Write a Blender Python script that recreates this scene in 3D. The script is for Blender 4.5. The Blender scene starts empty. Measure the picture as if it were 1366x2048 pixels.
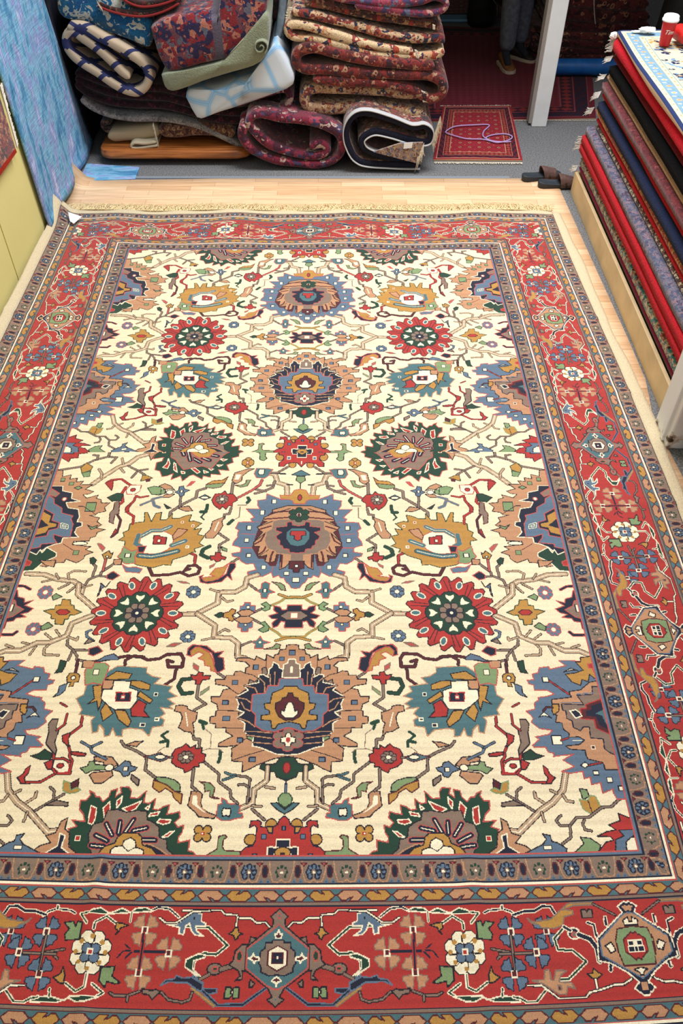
import numpy as np, math
PALN='KNRBTPYGDMWCSFL'
def _ras(A,org,cs,pts,col,out,closed=True,w=0.,ow=1.95):
    """paint one shape on index array A (rows v, cols u); org = mm of cell 0"""
    pts=np.array(pts,float)
    m=w+ow+cs*2
    H_,W_=A.shape
    x0=max(0,int((pts[:,0].min()-m-org[0])/cs));x1=min(W_,int((pts[:,0].max()+m-org[0])/cs)+2)
    y0=max(0,int((pts[:,1].min()-m-org[1])/cs));y1=min(H_,int((pts[:,1].max()+m-org[1])/cs)+2)
    if x1<=x0 or y1<=y0:return
    X,Y=np.meshgrid(org[0]+(np.arange(x0,x1)+.5)*cs,org[1]+(np.arange(y0,y1)+.5)*cs)
    n=len(pts);D=np.full(X.shape,1e9);I=np.zeros(X.shape,bool)
    for i in range(n if closed else n-1):
        ax,ay=pts[i];bx,by=pts[(i+1)%n]
        dx,dy=bx-ax,by-ay;L=dx*dx+dy*dy
        if L<1e-9:continue
        t=np.clip(((X-ax)*dx+(Y-ay)*dy)/L,0,1)
        D=np.minimum(D,(X-ax-t*dx)**2+(Y-ay-t*dy)**2)
        if closed and abs(dy)>1e-9:
            c=((ay>Y)!=(by>Y))&(X<dx*(Y-ay)/dy+ax)
            I^=c
    D=np.sqrt(D);V=A[y0:y1,x0:x1]
    if closed:
        if col>=0:V[I]=col
        if out>=0:V[D<ow]=out
    else:
        if out>=0:V[D<w+ow*1.35]=out
        if col>=0:V[D<w]=col
def _ell(x,y,rx,ry,n=14,a0=0):
    return [(x+rx*math.cos(a0+k*2*math.pi/n),y+ry*math.sin(a0+k*2*math.pi/n)) for k in range(n)]
def paint(A,org,cs,txt):
    ci=lambda ch:PALN.index(ch) if ch!='-' else -1
    for ln in txt.strip().splitlines():
        t=ln.split();k=t[0];nc={'p':2,'v':3,'l':3,'o':2,'q':2,'f':3,'E':0,'T':2}[k];cc=t[1:1+nc];r=list(map(int,t[1+nc:]))
        if k=='p':_ras(A,org,cs,list(zip(r[::2],r[1::2])),ci(cc[0]),ci(cc[1]))
        elif k=='l':
            _ras(A,org,cs,list(zip(r[1::2],r[2::2])),ci(cc[0]),-1,False,1.5)
        elif k=='v':
            pp=list(zip(r[1::2],r[2::2]));w=r[0]/2.
            if cc[1]=='-':_ras(A,org,cs,pp,ci(cc[0]),-1,False,max(w,1.4))
            else:_ras(A,org,cs,pp,ci(cc[0]),ci(cc[1]),False,max(w,1.9))
            if cc[2]!='-':_ras(A,org,cs,pp,ci(cc[2]),-1,False,1.35)
        elif k=='o':_ras(A,org,cs,_ell(*r),ci(cc[0]),ci(cc[1]))
        elif k=='q':
            x,y,a,b=r;_ras(A,org,cs,[(x-a,y-b),(x+a,y-b),(x+a,y+b),(x-a,y+b)],ci(cc[0]),ci(cc[1]),ow=1.6)
        elif k=='f':
            n,x,y,a,b=r
            for j in range(n):
                an=j*2*math.pi/n+math.pi/n
                _ras(A,org,cs,_ell(x+a*.64*math.cos(an),y+b*.64*math.sin(an),a*.36*(8/n)**.5,b*.36*(8/n)**.5,8,an),ci(cc[0]),ci(cc[1]),ow=1.35)
            if cc[2]!='-':_ras(A,org,cs,_ell(x,y,a*.3,b*.3,8),ci(cc[2]),-1)
        elif k=='E':
            x,y=r;a=b=168.
            P_=[]
            N=20
            for j in range(N*4):
                an=j*2*math.pi/(N*4);rr=a*(1.0,1.02,.93,.86)[j%4]
                P_.append((x+rr*math.cos(an),y+rr*math.sin(an)))
            _ras(A,org,cs,P_,2,0)
            for j in range(10):
                an=j*2*math.pi/10
                ux,uy=math.cos(an+.314),math.sin(an+.314)
                for s_ in (-.07,.05):
                    _ras(A,org,cs,[(x+92*math.cos(an+.25+s_),y+92*math.sin(an+.25+s_)),(x+151*math.cos(an+.37+s_),y+151*math.sin(an+.37+s_))],0,-1,False,1.5)
                e=[];
                for q in range(10):
                    qa=q*math.pi/5;rx,ry=18*math.cos(qa),11*math.sin(qa)
                    e.append((x+133*math.cos(an)+rx*math.cos(an)-ry*math.sin(an),y+133*math.sin(an)+rx*math.sin(an)+ry*math.cos(an)))
                _ras(A,org,cs,e,4,10)
            g=[]
            for j in range(32):
                an=j*2*math.pi/32;rr=(98,96,86,96)[j%4];g.append((x+rr*math.cos(an),y+rr*math.sin(an)))
            _ras(A,org,cs,g,8,0)
            for j in range(8):
                an=j*math.pi/4;rr=68
                px,py=x+rr*math.cos(an),y+rr*math.sin(an)
                e=[]
                for (dr,dt) in ((-19,0),(2,-17),(19,-18),(11,0),(19,18),(2,17)):
                    e.append((px+dr*math.cos(an)-dt*math.sin(an),py+dr*math.sin(an)+dt*math.cos(an)))
                _ras(A,org,cs,e,10,8)
            for j in range(8):
                an=j*math.pi/4+math.pi/8
                _ras(A,org,cs,_ell(x+33*math.cos(an),y+33*math.sin(an),15,15,8,an),11,0,ow=1.4)
            _ras(A,org,cs,_ell(x,y,21,21,8,.39),1,1);_ras(A,org,cs,_ell(x,y,7,7,6),10,-1)
        elif k=='T':
            x,y=r;R=37.
            for q in range(4):
                sx,sy=(1,1,-1,-1)[q],(1,-1,-1,1)[q]
                e=[(x+sx*3,y+sy*5)]
                for j in range(6):
                    an=.12+j*1.3/5;rr=R*(1 if j%2 else .88);e.append((x+sx*(3+rr*math.cos(an)*.92),y+sy*(5+rr*math.sin(an))))
                _ras(A,org,cs,e,ci(cc[0]),ci('N' if cc[0]=='B' else 'C'),ow=1.4)
            _ras(A,org,cs,[(x-7,y-8),(x+7,y-8),(x+7,y+8),(x-7,y+8)],9,10)
def build_rug(cs,FW,VL,field,border):
    """returns index array for the rug, v up from bottom; FW half field width, VL field length (mm)"""
    nu=int(round(FW/cs));P=VL/2;nv=int(round(P/cs))
    T=np.full((nv,nu),13,np.int8);paint(T,(0,0),cs,field)
    F=np.concatenate([T,T],0);F=np.concatenate([F[:,::-1],F],1)
    D=520;nb=int(round(D/cs))
    Hh,Ww=F.shape[0]+2*nb,F.shape[1]+2*nb
    # main strip unit
    L=987;US=np.full((int(260/cs)+1,int(L/cs)+2),2,np.int8);paint(US,(0,140),cs,border)
    # guard unit : along 0..189, across 0..62
    GU=np.full((int(62/cs)+1,int(189/cs)),11,np.int8)
    g=[]
    for a in (-94,0,94,189):
        g.append('l P - - 2 '+' '.join('%d %d'%(a+x,y) for x,y in ((-36,2),(-33,30),(-25,55),(-10,58),(0,50),(10,58),(25,55),(33,30),(36,2))))
    for a,c1,o in ((0,'D','-'),(189,'D','-'),(94,'B','N')):
        for j in range(7):
            an=math.pi*(.0+j/6.*1.0)*1.0 - math.pi*0 
            an=-math.pi*.25+j/6.*math.pi*1.5
            g.append('o %s %s %d %d %d %d'%(c1,o,round(a+15*math.cos(an)),round(30-15*math.sin(an)),7 if c1=='B' else 4,8 if c1=='B' else 5))
        g.append('o W - %d 31 4 4'%a)
    for a in (47,141):
        g.append('o N M %d 28 8 17'%a);g.append('p N B %d 60 %d 60 %d 50'%(a-16,a-4,a-10));g.append('p N B %d 60 %d 60 %d 50'%(a+16,a+4,a+10))
    for a in (94-30,94+30):g.append('p S M %d 4 %d 4 %d 13'%(a-9,a+9,a))
    g2=[x for x in g]
    paint(GU,(0,0),cs,'\n'.join(g2))
    CH=np.full((int(36/cs)+1,int(160/cs)),4,np.int8)
    cg=[]
    for a,cc in ((40,'P'),(120,'Y')):
        s_=1 if cc=='P' else -1
        yy=lambda y:y if s_>0 else 36-y
        cg.append('p %s M '%cc+' '.join('%d %d'%(a+x,yy(y)) for x,y in ((-38,17),(-22,4),(20,4),(37,18),(22,32),(-4,32),(6,22),(-8,26),(-14,32),(-26,31))))
    paint(CH,(0,0),cs,'\n'.join(cg))
    u=(np.arange(Ww)+.5)*cs-Ww*cs/2;v=(np.arange(Hh)+.5)*cs-nb*cs
    U,V=np.meshgrid(u,v);LV=F.shape[0]*cs;LU=F.shape[1]*cs/2
    dv=np.maximum(-V,V-LV);du=np.abs(U)-LU
    d=np.maximum(dv,du);hor=dv>=du
    A=np.full(d.shape,11,np.int8)
    for lo,hi,c in ((0,4,'S'),(4,13,'B'),(13,18,'N'),(80,84,'N'),(84,92,'W'),(92,95,'S'),(130,133,'M'),(133,139,'C'),(139,143,'N'),(395,399,'N'),(399,405,'C'),(405,408,'M'),(443,446,'S'),(446,454,'W'),(454,458,'N'),(515,530,'N')):
        A[(d>=lo)&(d<hi)]=PALN.index(c)
    t=np.where(hor,U,V-LV/2)
    for lo,hi,flip in ((18,80,0),(458,515,1)):
        m=(d>=lo)&(d<hi);e=d[m]-lo
        if flip:e=(hi-lo)-e
        A[m]=GU[np.clip((e/cs).astype(int),0,GU.shape[0]-1),np.clip(((t[m]%189)/cs).astype(int),0,GU.shape[1]-1)]
    for lo,hi,flip in ((95,130,0),(408,443,0)):
        m=(d>=lo)&(d<hi);e=d[m]-lo
        A[m]=CH[np.clip((e/cs).astype(int),0,CH.shape[0]-1),np.clip(((np.abs(t[m])%160)/cs).astype(int),0,CH.shape[1]-1)]
    # main strip: horizontal bands own the corners
    hm=(dv>=143)&(d<395);m=(d>=143)&(d<395)
    t2=np.where(hm,U,V-LV/2-45);e=np.where(hm,dv,du)
    tt=np.abs(t2)%(2*L);tt=np.where(tt>L,2*L-tt,tt)
    A[m]=US[np.clip(((e[m]-140)/cs).astype(int),0,US.shape[0]-1),np.clip((tt[m]/cs).astype(int),0,US.shape[1]-1)]
    A[nb:nb+F.shape[0],nb:nb+F.shape[1]]=F
    return A
FIELD="""
v L K W 20 146 1603 111 1595 98 1546 58 1531 53 1466
v K - - 9 108 1603 68 1600
v K - - 9 56 1535 35 1535
v C K - 9 111 1554 117 1517 152 1495 189 1480
v C K - 8 146 1495 178 1502 189 1506
v C K - 6 114 1531 141 1528
v S K - 9 165 1561 173 1531 205 1498 262 1451
v C K - 10 287 1542 289 1476
v C K - 9 401 1509 434 1495 435 1451 500 1401 531 1374 530 1353
v C K - 7 499 1466 495 1401
v C K - 7 282 1394 287 1363 307 1360 306 1339
v C K - 7 319 1258 278 1225 310 1199 309 1161
v C - - 4 214 1423 220 1409 256 1409
v C - - 4 245 1401 245 1346 280 1319
v D - - 15 217 1455 209 1437 217 1423
v D - - 15 381 1409 384 1374 405 1374
v D - - 8 389 1367 401 1346 388 1332
v D - - 16 270 1329 285 1308
v C K - 7 222 1136 256 1107
v R K - 8 429 1161 399 1145 397 1095
v M K - 9 421 1092 392 1095 374 1080 378 1055 413 1043 448 1061 491 1049 553 1046 573 1086
v M K - 8 421 1092 434 1067 413 1077
v C K - 8 47 1653 103 1606 140 1606
v C K - 8 -40 1660 -82 1622
o Y M 39 1660 16 23
o Y M 96 1707 19 25
o Y M 94 1800 20 26
p G K 114 1768 162 1772 153 1796 167 1813 184 1804 187 1772 203 1772 227 1751 203 1735 187 1731 184 1688 167 1680 152 1696 162 1711 159 1735 115 1735
p R K -37 1854 118 1780 118 1735 102 1733 100 1719 82 1715 78 1690 99 1668 99 1646 76 1645 66 1662 50 1668 22 1672 12 1660 -5 1636 -30 1668
q B W -62 1693 7 9
q B W -7 1670 7 9
q B W 56 1700 7 9
q B W 79 1751 7 10
q N W 31 1754 11 29
q N W -3 1722 23 18
o Y K -5 1754 27 34
p T K -37 1595 -5 1628 41 1595 -2 1587
p G K -32 1587 17 1587 20 1561 -2 1542 -31 1561
v B N - 11 -6 1542 -5 1509
o Y K 233 1684 15 16
o Y K 233 1653 15 16
o Y K 220 1668 13 20
o Y K 248 1668 13 20
q W R 234 1668 4 6
p B S -37 1466 73 1443 139 1480 141 1444 175 1437 173 1409 162 1391 220 1391 196 1363 183 1345 198 1338 188 1320 244 1319 255 1285 239 1275 244 1258 241 1238 255 1216 258 1196 237 1190 225 1183 222 1162 258 1155 252 1139 228 1136 219 1117 197 1101 168 1104 156 1074 188 1064 187 1052 130 1040 96 1061 88 1036 67 1046 58 1033 46 1034 37 1013 25 1004 16 986 2 984 -31 989
v S - - 3 163 1322 188 1320
v S - - 3 173 1253 228 1257
v S - - 3 168 1183 225 1183
v S - - 3 90 1092 96 1061
p Y S -44 1509 1 1509 25 1502 39 1471 84 1473 79 1448 42 1444 29 1437 22 1418 -41 1418
o R K -6 1457 15 22
p M M 95 1394 127 1356 152 1315 164 1265 178 1186 151 1131 129 1129 102 1093 81 1095 69 1167 65 1367
p P K -35 1409 48 1409 111 1386 106 1367 142 1346 147 1327 129 1322 168 1293 155 1275 143 1265 175 1212 173 1192 151 1190 157 1143 139 1139 119 1148 124 1114 107 1107 85 1117 79 1161 65 1155 66 1074 44 1086 31 1104 -22 1111
v M - - 7 44 1380 101 1374
v M - - 7 45 1346 140 1336
v M - - 7 112 1298 158 1280
v M - - 7 135 1252 148 1219 170 1203
v M - - 7 121 1199 133 1167 153 1148
v M - - 8 91 1177 102 1142 105 1104
v M - - 7 59 1148 59 1086
v K - - 4 38 1394 106 1367
v K - - 4 106 1325 168 1292
v K - - 4 128 1265 175 1212
v K - - 3 114 1174 151 1139
p C P -37 1336 76 1336 104 1325 107 1285 128 1265 133 1219 118 1180 89 1167 79 1155 26 1148 26 1116 -27 1116
f D K W 6 -5 1361 49 40
o M M -6 1360 11 11
p N S -41 1319 -10 1298 24 1305 27 1324 48 1319 48 1298 90 1292 90 1274 67 1265 89 1245 83 1229 73 1224 71 1199 59 1193 57 1180 34 1177 30 1161 0 1157 -34 1161
p T N -40 1288 28 1288 48 1265 48 1232 29 1199 -1 1190 -36 1199
p R N -44 1273 29 1273 33 1250 15 1248 15 1229 1 1220 -17 1229 -23 1248 -43 1248
p M K -32 1117 29 1117 30 1080 13 1077 11 1061 -30 1061
q W N 106 1432 9 12
q W N 151 1372 9 12
q W N 200 1288 9 11
q W N 204 1222 9 10
q W N 190 1145 9 9
q W N 127 1086 9 9
q W N 37 1055 9 9
q W N 2 1024 11 11
q W N 1 1092 6 7
p D S 238 1751 278 1727 277 1707 306 1696 298 1668 325 1653 311 1616 358 1622 344 1590 388 1595 388 1575 420 1584 422 1563 464 1591 479 1584 505 1552 517 1584 556 1561 551 1599 576 1584 597 1580 611 1614 634 1622 633 1668 611 1676 607 1700 654 1690 640 1755 669 1854 407 1905 291 1821
p R W 326 1688 359 1690 342 1676
p R W 342 1653 369 1651 358 1641
p R W 379 1626 401 1628 389 1616
p R W 400 1606 422 1618 418 1600
p R W 435 1608 461 1633 479 1629 448 1599
p R W 502 1608 519 1613 515 1599 502 1597
p R W 535 1606 549 1660 558 1668 552 1622
p R W 574 1660 585 1692 588 1660 602 1637 580 1629
q R W 611 1739 7 10
p C S 300 1754 344 1715 370 1668 390 1626 429 1645 461 1637 509 1622 538 1660 551 1684 575 1700 579 1747 560 1804 464 1905 346 1780
v N S W 22 312 1755 372 1747
v N S W 21 371 1707 407 1717
v N S W 21 403 1680 434 1696
v N S W 21 443 1668 472 1690
v N S W 21 488 1680 505 1735
v N S W 22 520 1715 537 1755
p Y S 345 1755 383 1739 409 1700 453 1698 482 1722 500 1747 538 1772 460 1829 403 1804
p W K 393 1768 417 1743 424 1727 443 1722 462 1735 467 1749 495 1755 491 1788 402 1788
v K - - 3 420 1747 445 1759 467 1749
p T S 121 1626 146 1633 194 1633 202 1599 190 1575 157 1571 140 1587 131 1613
p W K 159 1626 181 1626 186 1610 181 1593 162 1593 158 1610
p P K 203 1629 232 1629 286 1603 294 1554 274 1537 253 1554 251 1584 227 1614
p W P 254 1595 281 1595 285 1561 264 1561
p G M 213 1561 232 1561 234 1542 247 1531 279 1528 252 1517 226 1524
p Y M 312 1580 331 1560 376 1554 402 1531 369 1509 322 1546
p G M 322 1542 375 1535 402 1531 402 1515 369 1509 337 1517
p R K 259 1437 270 1462 281 1476 307 1476 317 1495 331 1480 357 1476 367 1437 355 1409 328 1386 318 1401 302 1387 292 1407 277 1401 277 1421
f C K W 8 324 1443 27 30
p T K 372 1453 399 1473 424 1453 397 1437
o W K 398 1453 17 9
p B K 466 1498 491 1506 497 1524 513 1520 514 1498 529 1487 510 1476 503 1458 488 1466 487 1484
q W K 500 1491 6 7
p P K 527 1495 550 1524 578 1539 601 1524 570 1502 549 1509
p P K 526 1476 545 1455 579 1455 567 1473
o W K 550 1487 15 13
p G K 570 1502 607 1506 624 1520 636 1502 626 1476 593 1469 568 1480
p P K 439 1380 458 1405 494 1398 499 1391 467 1377
p D K 530 1394 563 1416 548 1391
p S S 450 1550 467 1550 483 1520 465 1528
p P K 304 1349 329 1336 351 1322 356 1278 374 1252 368 1232 338 1232 319 1265 307 1298 313 1322
v W - - 5 326 1319 337 1271
p R K 278 1136 298 1142 299 1158 321 1161 323 1142 341 1142 337 1120 322 1123 314 1111 300 1116 295 1126 280 1122
v D D - 13 349 1190 373 1174 377 1148 349 1132
p G K 277 1177 302 1190 297 1170 277 1164
p N S 236 1086 239 1107 261 1107 269 1055 298 1028 345 1016 363 1034 356 1049 372 1040 364 1013 335 1006 283 1016 264 1043 245 1024 253 1055
p Y S 266 1104 285 1086 314 1080 333 1049 312 1043 363 1034 350 1019 321 1019 295 1031 279 1055
p S C 317 1104 338 1092 335 1080 321 1092
p S C 404 1006 422 1016 455 1019 431 1008
p Y D 372 1193 392 1206 374 1245 404 1252 391 1285 423 1278 394 1312 428 1325 448 1322 440 1360 466 1353 490 1339 519 1339 520 1367 541 1332 567 1332 567 1374 590 1367 601 1322 625 1374 637 1374 630 1322 657 1319 687 1312 687 1278 707 1265 698 1245 717 1225 690 1219 687 1186 669 1136 624 1098 559 1083 519 1098 489 1095 486 1123 438 1142 415 1160 400 1160 408 1177
q R W 474 1319 5 5
q R W 428 1298 5 5
q R W 437 1188 5 5
p W S 499 1245 531 1265 583 1282 630 1245 630 1193 604 1155 547 1151 514 1174 496 1199
p P M 446 1278 487 1285 504 1245 498 1225 469 1245
v T P W 18 518 1295 552 1275 592 1275 630 1245
v T P W 20 450 1219 498 1196
v T K W 19 474 1167 522 1151 571 1139 620 1145
v T P - 17 641 1252 646 1206 625 1193
p R K 526 1238 552 1242 555 1248 579 1248 576 1203 526 1201
q W M 554 1220 7 8
p N S 600 1193 635 1193 627 1161 607 1161
p G S 631 1177 655 1167 692 1193 695 1161 706 1141 684 1117 668 1103 629 1107 637 1136
q W N 666 1146 11 10
p P K 685 1128 717 1126 715 1098 683 1099
p B S 597 1078 622 1087 656 1086 680 1101 659 1064 605 1058
p B K 709 1019 722 989 744 1010 741 984 745 945 739 954 736 984 718 995
v C K - 7 715 1101 751 1064 754 1046 794 1025 802 998
v S K - 7 748 1123 748 1070
v C K - 7 782 1043 778 1086 795 1107
v C K - 5 728 1040 753 1043
p N S 679 1046 708 1067 729 1049 725 1031 703 1025
p Y K 726 1161 735 1155 744 1170 755 1158 766 1148 754 1126 730 1131
o W K 745 1139 6 5
p D K 782 1120 799 1136 812 1132 803 1104 787 1101
p S C 761 1183 783 1203 798 1206 780 1177 768 1164
v L K W 18 809 945 808 989 850 1019 914 1028 971 1052 1039 1055
v L K - 6 871 1031 880 1055 860 1070 814 1067
v L K - 5 810 989 776 998
v L K - 5 910 1031 926 1055
v L K - 5 937 1025 969 1016
v L K - 6 837 995 857 969
v L K - 5 867 1004 897 984
p P K 593 1764 630 1804 652 1854 654 1884 680 1854 702 1846 682 1821 747 1780 675 1747 702 1735 679 1727 661 1682 650 1715 625 1739
p N W 650 1833 663 1829 663 1796 696 1784 666 1768 666 1731 655 1735 655 1768 637 1780 652 1800
v L K W 20 684 1719 721 1703 754 1656 800 1633 844 1591 887 1539
v L K - 7 775 1653 788 1690
v L K - 7 784 1629 764 1603
v L K - 8 858 1576 861 1603 878 1629
v C K - 7 753 1645 706 1618 667 1626
v C K - 7 706 1618 726 1576
v C K - 7 706 1618 671 1591
p Y D 635 1572 660 1587 682 1591 684 1554 663 1561
p M M 645 1569 663 1565 659 1550 644 1554
p B K 734 1776 763 1784 773 1829 795 1825 798 1796 832 1778 793 1755 785 1731 765 1731 766 1762
q W K 780 1776 9 11
v C K - 8 830 1764 853 1751 852 1707 814 1700 832 1668
v C K - 8 852 1707 911 1684 960 1645 1054 1622
v C K - 7 900 1688 898 1714 921 1717
v C K - 8 831 1796 858 1829
p G D 875 1788 911 1808 942 1780 914 1747 893 1755
p R K 1064 1846 1022 1871 1018 1842 984 1846 992 1825 946 1817 976 1792 952 1780 938 1762 976 1755 950 1730 988 1725 984 1700 1017 1696 1019 1674 1068 1707
p B K 988 1776 1020 1821 1066 1825 1066 1727 1010 1726 1009 1751
p W S 1027 1780 1039 1780 1045 1800 1066 1796 1065 1751 1034 1749
p Y D 908 1645 941 1668 959 1637 948 1606 928 1614 913 1622
p G D 912 1618 948 1606 934 1582 910 1585
p P K 1076 1626 1032 1620 1026 1584 990 1595 991 1569 960 1576 961 1552 930 1557 938 1535 885 1537 912 1509 873 1495 887 1480 914 1476 894 1453 849 1473 852 1451 830 1444 827 1426 788 1421 808 1401 798 1379 831 1374 839 1360 865 1360 817 1345 824 1325 801 1305 820 1290 780 1277 811 1265 813 1245 833 1238 835 1222 895 1220 897 1203 821 1192 839 1177 805 1161 835 1148 837 1129 860 1109 906 1129 909 1111 947 1109 972 1089 1048 1104 1102 1232 1075 1531
o W K 868 1209 30 10
q G K 866 1405 20 23
q G K 1020 1565 9 10
q G K 978 1542 9 9
q G K 874 1161 11 11
p G K 927 1518 944 1528 961 1517 941 1506
p G K 816 1305 838 1295 860 1308 839 1282 824 1288
v M - - 3 888 1174 935 1206
v K - - 3 840 1367 898 1409 918 1409
p N W 1011 1528 1075 1528 1090 1167 1027 1151 995 1190 967 1205 944 1211 943 1238 881 1242 902 1265 901 1292 880 1302 885 1322 906 1325 902 1353 916 1394 959 1401 974 1428 915 1435 956 1451 962 1487 1006 1500
p C S 1014 1484 1062 1517 1077 1484 1026 1462
o W S 985 1448 9 10
p B S 1078 1487 1029 1450 1022 1423 985 1400 980 1374 931 1358 933 1338 919 1312 915 1244 949 1244 984 1257 981 1238 961 1212 1022 1205 1022 1190 1081 1174
p N S 1079 1409 1010 1367 1010 1332 976 1319 977 1290 1010 1278 1010 1250 1082 1232
p Y N 1077 1394 1019 1358 1019 1322 986 1315 983 1297 1012 1290 1018 1265 1079 1242
p N N 1020 1304 1059 1339 1087 1339 1081 1278
v T W - 5 941 1305 966 1315 962 1295 939 1290 941 1305
p D W 950 1160 995 1188 1007 1160 1018 1177 1027 1151 1060 1167 1099 1167 1079 1064 1018 1072 991 1111 947 1142
p P K 944 1123 978 1120 1008 1123 979 1098 943 1089
p R S 1036 1114 1062 1128 1092 1128 1084 1089 1039 1097
v R M - 8 724 1531 765 1561 813 1560 827 1548
p R M 802 1560 835 1545 797 1497 797 1524
v R M - 8 741 1517 750 1480 736 1430 752 1409
p W R 677 1530 724 1531 737 1502 729 1476 697 1475 678 1495
o R M 708 1503 11 10
p C M 750 1430 769 1421 768 1387 779 1367 772 1317 754 1310 757 1358 742 1367
p D K 744 1476 766 1480 807 1455 781 1428 745 1433
v R M - 7 638 1464 669 1455 688 1466 690 1437 710 1401 707 1374 679 1353 675 1312
p R M 704 1423 721 1401 718 1374 705 1380
v M K - 6 746 1358 728 1332 730 1265 748 1240
p R M 731 1271 740 1285 751 1237
p G D 590 1517 622 1524 648 1513 623 1473 586 1476
v B C - 9 580 1458 615 1444 602 1409 580 1398
v B C - 6 615 1437 659 1412
v L K W 18 149 1049 187 1034 192 992 225 968 289 966 288 916 363 867 413 865
v L K W 17 358 867 287 816 286 765 223 761 195 736 194 684 164 676
v L K - 6 289 968 322 980
v L K - 6 279 945 253 922 234 928
v L K - 6 286 762 326 751
v L K - 6 273 782 250 800 234 792
v Y G - 6 -34 938 37 939 56 922 89 905
v Y D - 8 -34 945 -6 945 27 942 60 956
v Y G - 6 -26 767 42 767 55 783 91 808
v Y D - 8 -26 765 20 762 61 749
v C K - 6 122 891 145 877
v C K - 6 123 827 146 841
p G D 89 905 108 922 126 911 108 899 124 888 108 880 92 888
p G D 89 811 107 835 123 827 107 813 128 797 110 786 91 794
p N S -46 905 26 908 29 887 45 885 54 899 78 905 76 882 62 871 95 859 81 846 63 846 80 827 75 807 59 813 47 835 32 832 34 807 -41 804
p C K -53 859 -22 880 25 880 53 859 26 840 -20 840
q W S 1 861 12 12
p B S 145 904 164 905 166 919 188 919 190 905 203 902 203 880 145 880
p B S 150 832 203 832 205 808 189 805 189 790 166 790 164 805 150 808
q W K 173 897 6 6
q W K 176 819 5 5
p P K 145 874 168 888 196 885 220 868 196 858 168 858
p P K 145 845 168 858 201 855 220 843 196 827 164 827
p Y M 217 885 233 891 243 877 261 871 261 852 242 849 240 838 224 835 220 846 229 860 220 871
p W K 198 861 212 874 228 861 212 848
p D K 261 871 275 875 295 861 277 850 261 855
p T S 76 966 100 980 99 1007 116 1016 130 1007 130 983 149 974 131 963 126 939 105 939 100 960
q W N 115 974 7 8
p T S 81 741 108 751 119 770 130 751 153 745 133 733 135 715 104 715 104 733
q W N 118 741 6 6
v C K - 6 149 980 178 1004
v C K - 6 151 745 182 728
p G M 43 730 59 736 70 720 102 712 62 712 46 715
p G M 36 974 55 977 68 998 92 1016 58 1010 42 998
f B K W 8 385 967 29 30
f B K W 8 380 766 29 28
p S C 397 737 429 736 450 723 423 722
v C K - 6 260 621 230 599
p N S 235 634 243 679 262 683 245 704 275 699 307 725 357 730 372 715 374 689 357 684 362 704 347 720 311 712 286 697 275 668 272 643 260 618 243 627
p Y S 272 643 281 674 295 699 330 720 347 719 362 704 357 684 333 702 313 693 332 676 310 668 305 648 285 643 282 627 265 622
v M K - 8 689 663 585 684 532 681 509 668 469 674 444 691 395 694 383 674 384 641 432 641 440 668 420 661
v M K - 7 403 633 405 593 441 563
p R K 280 608 308 606 306 618 324 622 330 606 350 611 344 590 329 588 329 573 313 571 307 590 284 592
v D K - 11 349 594 377 591 386 564 368 535 336 540
v C K - 6 318 569 318 521 285 497 321 474
p G C 280 565 308 542 308 528 281 552
p S C 325 643 347 658 344 636 326 625
p P K 308 465 342 477 346 488 366 493 385 490 386 470 366 465 357 447 360 424 365 410 343 396 322 393 309 374 314 410 320 428 311 433
v W - - 4 348 465 335 415
v C K - 6 311 377 307 368 290 368 287 336
v D - - 15 277 426 296 433
v D - - 10 288 428 281 406
v C - - 3 277 406 254 388 251 342
v D - - 9 398 395 416 381 394 362
v D - - 11 394 362 416 357
v D - - 9 392 362 391 342
v C - - 3 401 340 420 323
p P K -37 730 3 731 21 728 24 712 44 710 49 694 62 691 65 679 91 693 94 668 127 686 131 671 151 679 191 680 198 667 164 663 147 646 161 638 160 617 178 626 198 623 199 608 226 608 230 593 263 593 259 573 221 567 208 557 231 552 239 526 269 526 267 507 247 497 241 475 248 470 247 453 264 450 263 426 244 425 242 409 208 410 206 395 182 381 227 354 226 343 202 343 165 348 182 338 179 304 177 294 143 291 141 257 113 270 97 280 44 302 -25 316
v K - - 3 91 684 90 618
v K - - 3 110 593 134 611 160 617
v K - - 3 156 531 186 540 208 557
v K - - 3 169 472 241 474
v K - - 3 153 409 206 409
v K - - 3 136 375 165 349
v K - - 3 64 336 125 316 177 296
q B N 0 699 11 9
q B N -39 676 7 7
q B N 36 675 8 7
q B N 125 642 9 10
q B N 193 581 10 8
q B N 219 503 10 8
q B N 210 444 12 9
q B N 158 366 9 8
q B N 112 299 10 8
p C K 82 618 90 643 103 638 101 603 126 584 143 593 147 574 132 569 165 545 173 535 165 526 152 550
p C K 152 467 171 467 169 453 148 456
p G K 108 379 132 388 136 373 116 362
p N W 29 633 42 638 48 653 65 663 69 643 80 633 78 601 98 613 113 611 111 581 161 569 145 550 185 525 173 497 177 477 152 467 173 447 146 426 146 397 136 386 114 377 116 346 88 340 36 318 -25 313 -41 618
v P N - 4 56 569 57 623
v P N - 4 70 569 74 613
v P N - 4 88 545 91 579 110 598
v P N - 4 111 535 122 559 158 569
v P N - 4 131 502 148 516 182 523
v P N - 4 133 472 152 481 165 505
v P N - 3 113 415 136 433 169 446
v P N - 3 54 392 107 397 142 397
v P N - 3 54 373 95 379 136 384
v P N - 3 55 354 112 359
p C W -43 663 -16 663 -17 674 12 674 15 658 28 653 32 601 -40 599
p N W -8 643 2 643 3 621 -8 621
p B S -39 596 40 596 44 569 78 569 86 540 129 535 130 474 114 460 112 419 86 401 45 396 12 409 -30 419
p Y K -38 567 22 567 27 557 62 540 67 502 87 500 83 481 68 474 66 460 94 456 94 439 61 437 56 409 45 407 36 424 7 431 -31 435
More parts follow.
